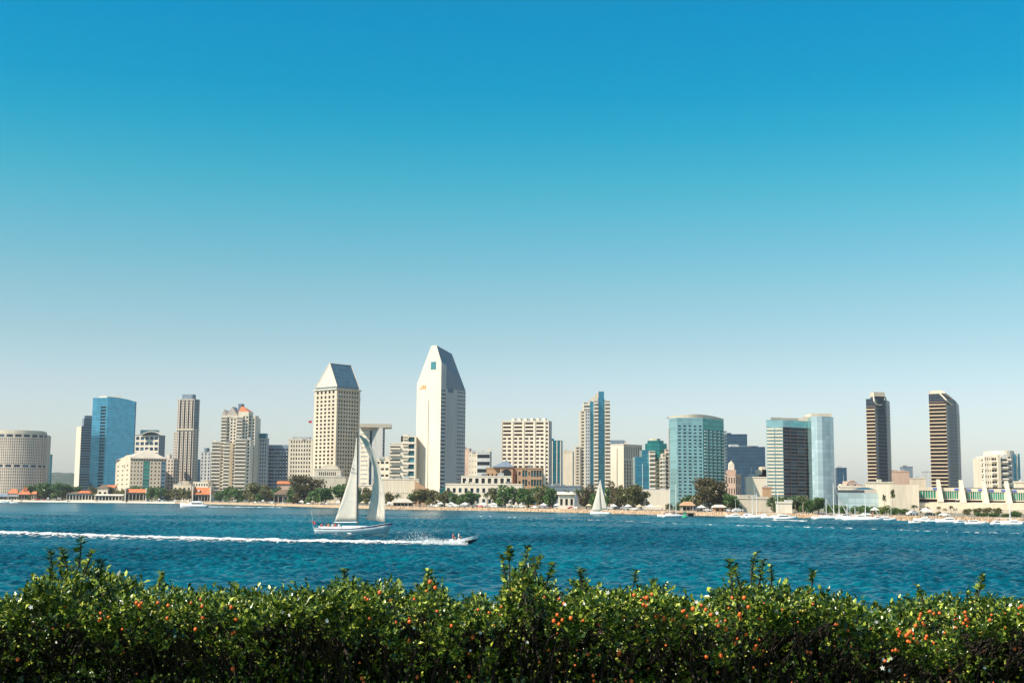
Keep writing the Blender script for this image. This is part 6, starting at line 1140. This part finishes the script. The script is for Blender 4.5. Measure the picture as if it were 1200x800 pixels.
def cluster_field(n):
    """clump centres: dense crest with an overhang, thinner recessed face below"""
    out = []; P = hr.uniform(0, 6.28, 8)
    while len(out) < n:
        x = hr.uniform(-7.5, 7.5); T = float(htop(x)) - .02; u = hr.random()
        if u < .50:   # crown top
            y = hr.uniform(8.45, 10.4); z = T - .06 - abs(hr.normal(0, .05)) - (.10 * ((8.9 - y) / .45) ** 2 if y < 8.9 else 0)
            if y > 9.3: z -= .16 * (y - 9.3)
        elif u < .80:   # overhanging shoulder facing the camera
            t = hr.beta(1.0, 1.9); z = T - .10 - .36 * t; y = 8.42 + .6 * t * t + hr.normal(0, .04)
            if t > .12 and math.sin(x * 9.3 + P[0] + 1.3 * math.sin(z * 11)) + math.sin(z * 17 + x * 4 + P[1]) + .8 * math.sin(x * 21 + z * 9 + P[2]) < -.25 + t: continue
        elif u < .88: # lower face
            t = hr.beta(1.0, 1.5); z = T - .34 - .7 * t; y = 8.86 + .22 * t + hr.normal(0, .06)
            g_ = math.sin(x * 5.1 + z * 7) + math.sin(x * 11.7 - z * 9 + 2)
            if g_ < .7 or hr.random() < .5 * t: continue
        else:         # bulk inside
            z = T - .15 - hr.uniform(0, .8); y = hr.uniform(8.95, 10.2)
        out.append((x, y, z))
    return np.array(out)
C = cluster_field(18500); k = 11; n = len(C) * k
ctr = np.repeat(C, k, 0); dirs = hr.normal(size=(len(C), 3)) * .5 + np.array([0, -.35, .85]); dirs /= np.linalg.norm(dirs, axis=1)[:, None]; D = np.repeat(dirs, k, 0)
tpos = np.tile(np.linspace(0, 1, k), len(C))[:, None]; ln_ = np.repeat(hr.uniform(.04, .11, len(C)), k)[:, None]
side = hr.normal(size=(n, 3)); side -= D * (side * D).sum(1)[:, None]; side /= np.linalg.norm(side, axis=1)[:, None]
root = ctr + D * tpos * ln_; axis = side * (1.0 - .45 * tpos) + D * (.45 + .5 * tpos); axis /= np.linalg.norm(axis, axis=1)[:, None]
def leaves(root, axis, size, r):
    n = len(root); w = np.cross(axis, r.normal(size=(n, 3)) * .4 + np.array([0, 0, 1.0])); w /= np.linalg.norm(w, axis=1)[:, None] + 1e-9; up_ = np.cross(w, axis); l = (size * r.uniform(.5, 1.5, n))[:, None]; wd = l * .30
    p0 = root; p1 = root + axis * l * .45 + w * wd + up_ * l * .10; p2 = root + axis * l; p3 = root + axis * l * .45 - w * wd + up_ * l * .10; pm = root + axis * l * .5
    v = np.stack([p0, p1, p2, pm, p3], 1).reshape(-1, 3); b_ = np.arange(n)[:, None] * 5
    return v, np.concatenate([b_ + np.array([[0, 3, 2, 1]]), b_ + np.array([[0, 4, 2, 3]])], 0)
# tall shoots sticking out of the crest
sh = [(90, 664, 628, .03, 'r'), (62, 668, 644, -.02, 'g'), (186, 676, 670, .02, 'g'), (404, 676, 666, .0, 'g'), (500, 680, 668, .01, 'o'), (598, 690, 641, -.01, 'g'), (612, 660, 640, .04, 'g'), (626, 662, 650, .04, 'g'), (683, 678, 666, -.02, 'g'), (858, 686, 656, -.02, 'g'), (880, 674, 648, .03, 'g'), (903, 676, 662, 0, 'g'), (951, 676, 668, .01, 'r'), (1082, 694, 686, -.04, 'g'), (1146, 686, 672, .03, 'g'), (742, 676, 668, .02, 'g'), (596, 682, 650, -.05, 'g'), (640, 676, 660, .05, 'g'), (622, 668, 652, .02, 'g'), (80, 660, 642, -.05, 'g'), (98, 662, 644, .06, 'g'), (72, 668, 652, .0, 'g'), (112, 672, 656, .05, 'g'), (868, 680, 662, -.05, 'g'), (888, 676, 656, .04, 'g')]
R2, A2, stems = [], [], MB(); sr = random.Random(8)
for px, y0, y1, lean, kd in sh:
    Ys = 8.9 + sr.uniform(-.2, .4); a = at(px, y0 + 12, Ys); c = at(px, y1, Ys); c.x += lean; stems.path([tuple(a), tuple(a.lerp(c, .5) + Vector((sr.uniform(-.01, .01), 0, 0))), tuple(c)], [.006, .005, .003], 5)
    nl = 16 + int((c - a).length * 90)
    for i in range(nl):
        t = .25 + .75 * i / nl if px != 598 else .72 + .28 * i / nl; q = a.lerp(c, t); ax = Vector((math.cos(i * 2.4), math.sin(i * 2.4), .45)).normalized(); R2.append(q); A2.append(ax)
R2 = np.array(R2); A2 = np.array(A2); v1, f1 = leaves(root, axis, .030, hr); v2, f2 = leaves(R2, A2, .04, hr)
# a few long pale young leaves catching the sun
yl = [(98, 690), (106, 694), (113, 688), (92, 702), (688, 735), (672, 746), (915, 735), (910, 728), (608, 690), (1006, 720)]; R3, A3 = [], []
for px, py in yl:
    for i in range(5): q = at(px + sr.uniform(-3, 3), py + sr.uniform(-3, 3), 8.42); R3.append(q); A3.append(Vector((sr.uniform(-1, 1), -.25, .55 + sr.uniform(0, .6))).normalized())
v3, f3 = leaves(np.array(R3), np.array(A3), .07, hr)
e = empty('hedge', (0, 9.2, NZ), 0, 'long clipped dark green hedge with orange red fruit and white flowers across the foreground', 'hedge')
V_ = np.concatenate([v1, v2, v3]) - np.array([0, 9.2, NZ]); F_ = np.concatenate([f1, f2 + len(v1), f3 + len(v1) + len(v2)])
me = np_mesh('foliage', V_, F_, ['L_hedge']); o = bpy.data.objects.new('foliage', me); COL.objects.link(o); o.parent = e
for i, (x, y, z) in enumerate(C[::6]):
    a = Vector((x, y, z)); b_ = Vector((x + hr.uniform(-.12, .12), 9.4 + hr.uniform(-.3, .3), z - hr.uniform(.15, .45))); stems.tube(tuple(a), tuple(b_), .003, .007, 4, 0, False)
for i in range(700):
    x = hr.uniform(-7.5, 7.5); y = hr.uniform(9.25, 10.0); stems.path([(x, y, NZ - .02), (x + hr.uniform(-.1, .1), y + hr.uniform(-.1, .1), NZ + .5), (x + hr.uniform(-.25, .25), y + hr.uniform(-.25, .25), float(htop(x)) - .2)], [.014, .010, .005], 5)
o = stems.build('branches', 'twig', e); o.location = (0, -9.2, -NZ)
# extra leaves packed into the hedge core to block light from behind
n = 110000; x = hr.uniform(-7.5, 7.5, n); y = 9.3 + 1.2 * hr.random(n) ** .8; z = NZ + hr.random(n) * (htop(x) - .16 - NZ); ax = hr.normal(size=(n, 3)); ax /= np.linalg.norm(ax, axis=1)[:, None]; v4, f4 = leaves(np.stack([x, y, z], 1), ax, .06, hr)
me = np_mesh('inner_foliage', v4 - np.array([0, 9.2, NZ]), f4, ['L_hedge']); o = bpy.data.objects.new('inner_foliage', me); COL.objects.link(o); o.parent = e
# fruit
fm = MB(); fm.ball((0, 0, 0), .0105, .0105, .0118, 10, 7); fr = fm.mesh('fruit', 'fruit'); fr.polygons.foreach_set('use_smooth', [True] * len(fr.polygons)); fm = MB(); fm.ball((0, 0, 0), .008, .008, .009, 8, 6); fg = fm.mesh('fruit', 'fruitg'); fg.polygons.foreach_set('use_smooth', [True] * len(fg.polygons))
FR = '''160,706 163,709 166,706 165,711 185,706 197,709 77,709 118,718 116,727 118,725 80,732 107,722 235,694 224,706 237,710 271,711 277,725 275,740 272,742 238,723 229,737 196,724 113,740 106,741 273,783 21,772 428,700 431,702 433,724 464,729 480,728 479,750 424,794 426,799 489,793 529,733 554,746 550,792 445,694 504,676 510,678 649,727 655,731 659,726 669,724 653,720 683,727 689,766 695,791 696,797 725,766 726,764 740,798 743,697 758,700 764,696 754,708 757,710 778,724 770,720 769,722 788,725 800,716 802,715 805,721 812,713 822,709 827,714 833,720 840,727 842,733 850,727 858,688 867,719 868,725 862,753 874,743 851,737 828,769 841,787 845,768 883,782 884,760 886,757 867,720 868,724 872,700 877,711 890,724 979,731 981,731 946,763 950,764 1052,724 1062,717 1064,722 1067,717 1078,714 1079,718 1073,716 1066,733 1065,738 1055,736 1053,745 1054,742 1070,742 1077,725 1081,729 1083,732 1086,745 1085,748 1064,751 1066,752 1071,748 1075,752 1046,762 1050,761 1053,762 1094,753 1098,761 1101,718 1107,741 1113,785 1131,717 1132,721 1132,726 1133,733 1129,730 1135,728 1134,725 1160,726 1162,720 1150,742 1197,710 1194,712 1037,774 1189,760 500,692 512,716 655,698 661,699 632,775 674,779 1178,735 1090,716 1120,735'''.split()
k_ = 0
deps = lambda py, px: 8.33 + max(0, (py - np.interp(px, hx, hy) - 22) / 100.) * .34
for i, t in enumerate(FR):
    px, py = map(float, t.split(',')); py = max(py, float(np.interp(px, hx, hy)) + 8); p = at(px, py, deps(py, px) - .01)
    if k_ < 100: o = bpy.data.objects.new('fruit', fr); COL.objects.link(o); o.parent = e; o.location = p - Vector((0, 9.2, NZ)); s_ = sr.uniform(.8, 1.25); o.scale = (s_,) * 3; k_ += 1
    else:
        if k_ == 100: rest = MB(); k_ += 1
        rest.ball(tuple(p - Vector((0, 9.2, NZ))), .0102 * sr.uniform(.7, 1.25), None, None, 9, 6)
for i in range(330):
    px = 1200 * sr.random() ** .8; ty = float(np.interp(px, hx, hy)); py = ty + 14 + sr.random() ** 1.6 * 105; d_ = (.25 if px < 600 else .4) 
    p = at(px, min(py, 799), deps(min(py, 799), px) + sr.uniform(-.02, .05)) - Vector((0, 9.2, NZ)); rest.ball(tuple(p),   .0078 * sr.uniform(.6, 1.25), None, None, 7, 5, 1 if sr.random() < (.8 if px < 620 else .62) else 0)
tag(rest.build('fruit', ['fruit', 'fruitg'], e, True), kind='stuff')
fm = MB()
for i in range(5):
    t = 2 * math.pi * i / 5; c, s_ = math.cos(t), math.sin(t); q = Vector((c, 0, s_)); w = Vector((-s_, 0, c)); fm.poly([(0, 0, 0), tuple(q * .012 + w * .007 + Vector((0, -.003, 0))), tuple(q * .024 + Vector((0, -.001, 0))), tuple(q * .012 - w * .007 + Vector((0, -.003, 0)))])
fl = fm.mesh('flower', 'petal')
for t in '66,752 144,688 155,686 36,711 331,717 339,720 551,762 563,741 816,688 840,691 712,665 1035,772 1040,774 1044,771 1034,782 1036,784 1042,785 1184,682 662,705 1021,716 1027,728 485,735 383,727 20,698 205,745 618,752 1154,782'.split():
    px, py = map(float, t.split(',')); py = max(py, float(np.interp(px, hx, hy)) + 8); o = bpy.data.objects.new('flower', fl); COL.objects.link(o); o.parent = e; o.location = at(px, py, deps(py, px) - .03) - Vector((0, 9.2, NZ)); o.rotation_euler = (sr.uniform(-.9, .5), sr.uniform(0, 6), sr.uniform(-.6, .6)); s_ = sr.uniform(.4, .7); o.scale = (s_,) * 3
# ------------------------------------------------------------------ light and sky
sv = Vector((-.86, -.51, 0)).normalized(); EL = R(47); tosun = Vector((sv.x * math.cos(EL), sv.y * math.cos(EL), math.sin(EL)))
ld = bpy.data.lights.new('sun', 'SUN'); ld.energy = 4.8; ld.angle = R(.53); ld.color = (1.0, .89, .74); lo = bpy.data.objects.new('sun', ld); COL.objects.link(lo); lo.rotation_euler = (-tosun).to_track_quat('-Z', 'Y').to_euler()
w = bpy.data.worlds.new('World'); S.world = w; w.use_nodes = True; nt = w.node_tree; bg = nt.nodes['Background']; sk = nt.nodes.new('ShaderNodeTexSky'); sk.sky_type = 'NISHITA'; sk.sun_disc = False; sk.sun_elevation = EL; sk.sun_rotation = math.atan2(tosun.x, tosun.y)
tc = nt.nodes.new('ShaderNodeTexCoord'); s = nt.nodes.new('ShaderNodeSeparateXYZ'); nt.links.new(tc.outputs['Generated'], s.inputs[0])
tint = ramp(nt, s.outputs[2], ((0.0, (.90, .89, .98)), (.068, (.855, .85, .885)), (.09, (.80, .83, .835)), (.119, (.68, .80, .765)), (.151, (.565, .80, .74)), (.182, (.42, .80, .745)), (.213, (.275, .815, .755)), (.243, (.15, .805, .765)), (.272, (.065, .775, .79)), (.302, (.015, .735, .82)), (.353, (.0, .72, .87)), (.5, (.10, .62, .82)), (.75, (.55, .80, .90))))
nt.links.new(mixrgb(nt, 1.0, sk.outputs[0], tint, 'MULTIPLY'), bg.inputs[0]); bg.inputs[1].default_value = .12
m = bpy.data.materials.new('haze'); m.use_nodes = True; n_ = m.node_tree; n_.nodes.remove(n_.nodes['Principled BSDF']); pv_ = n_.nodes.new('ShaderNodeVolumePrincipled'); pv_.inputs['Color'].default_value = (.82, .90, 1.0, 1); pv_.inputs['Density'].default_value = HAZE; n_.links.new(pv_.outputs[0], n_.nodes['Material Output'].inputs['Volume']); MT['haze'] = m
if HAZE: mb = MB(); mb.box(-9500, 9500, -4500, 9800, -4, 210); tag(mb.build('haze', 'haze'), kind='stuff')
S.view_settings.view_transform = 'Standard'; S.view_settings.look = 'None'; S.view_settings.exposure = .55; S.view_settings.gamma = 1
S.render.engine = 'CYCLES'; S.cycles.max_bounces = 6; S.cycles.transparent_max_bounces = 8; S.cycles.volume_bounces = 0
bpy.context.view_layer.update()
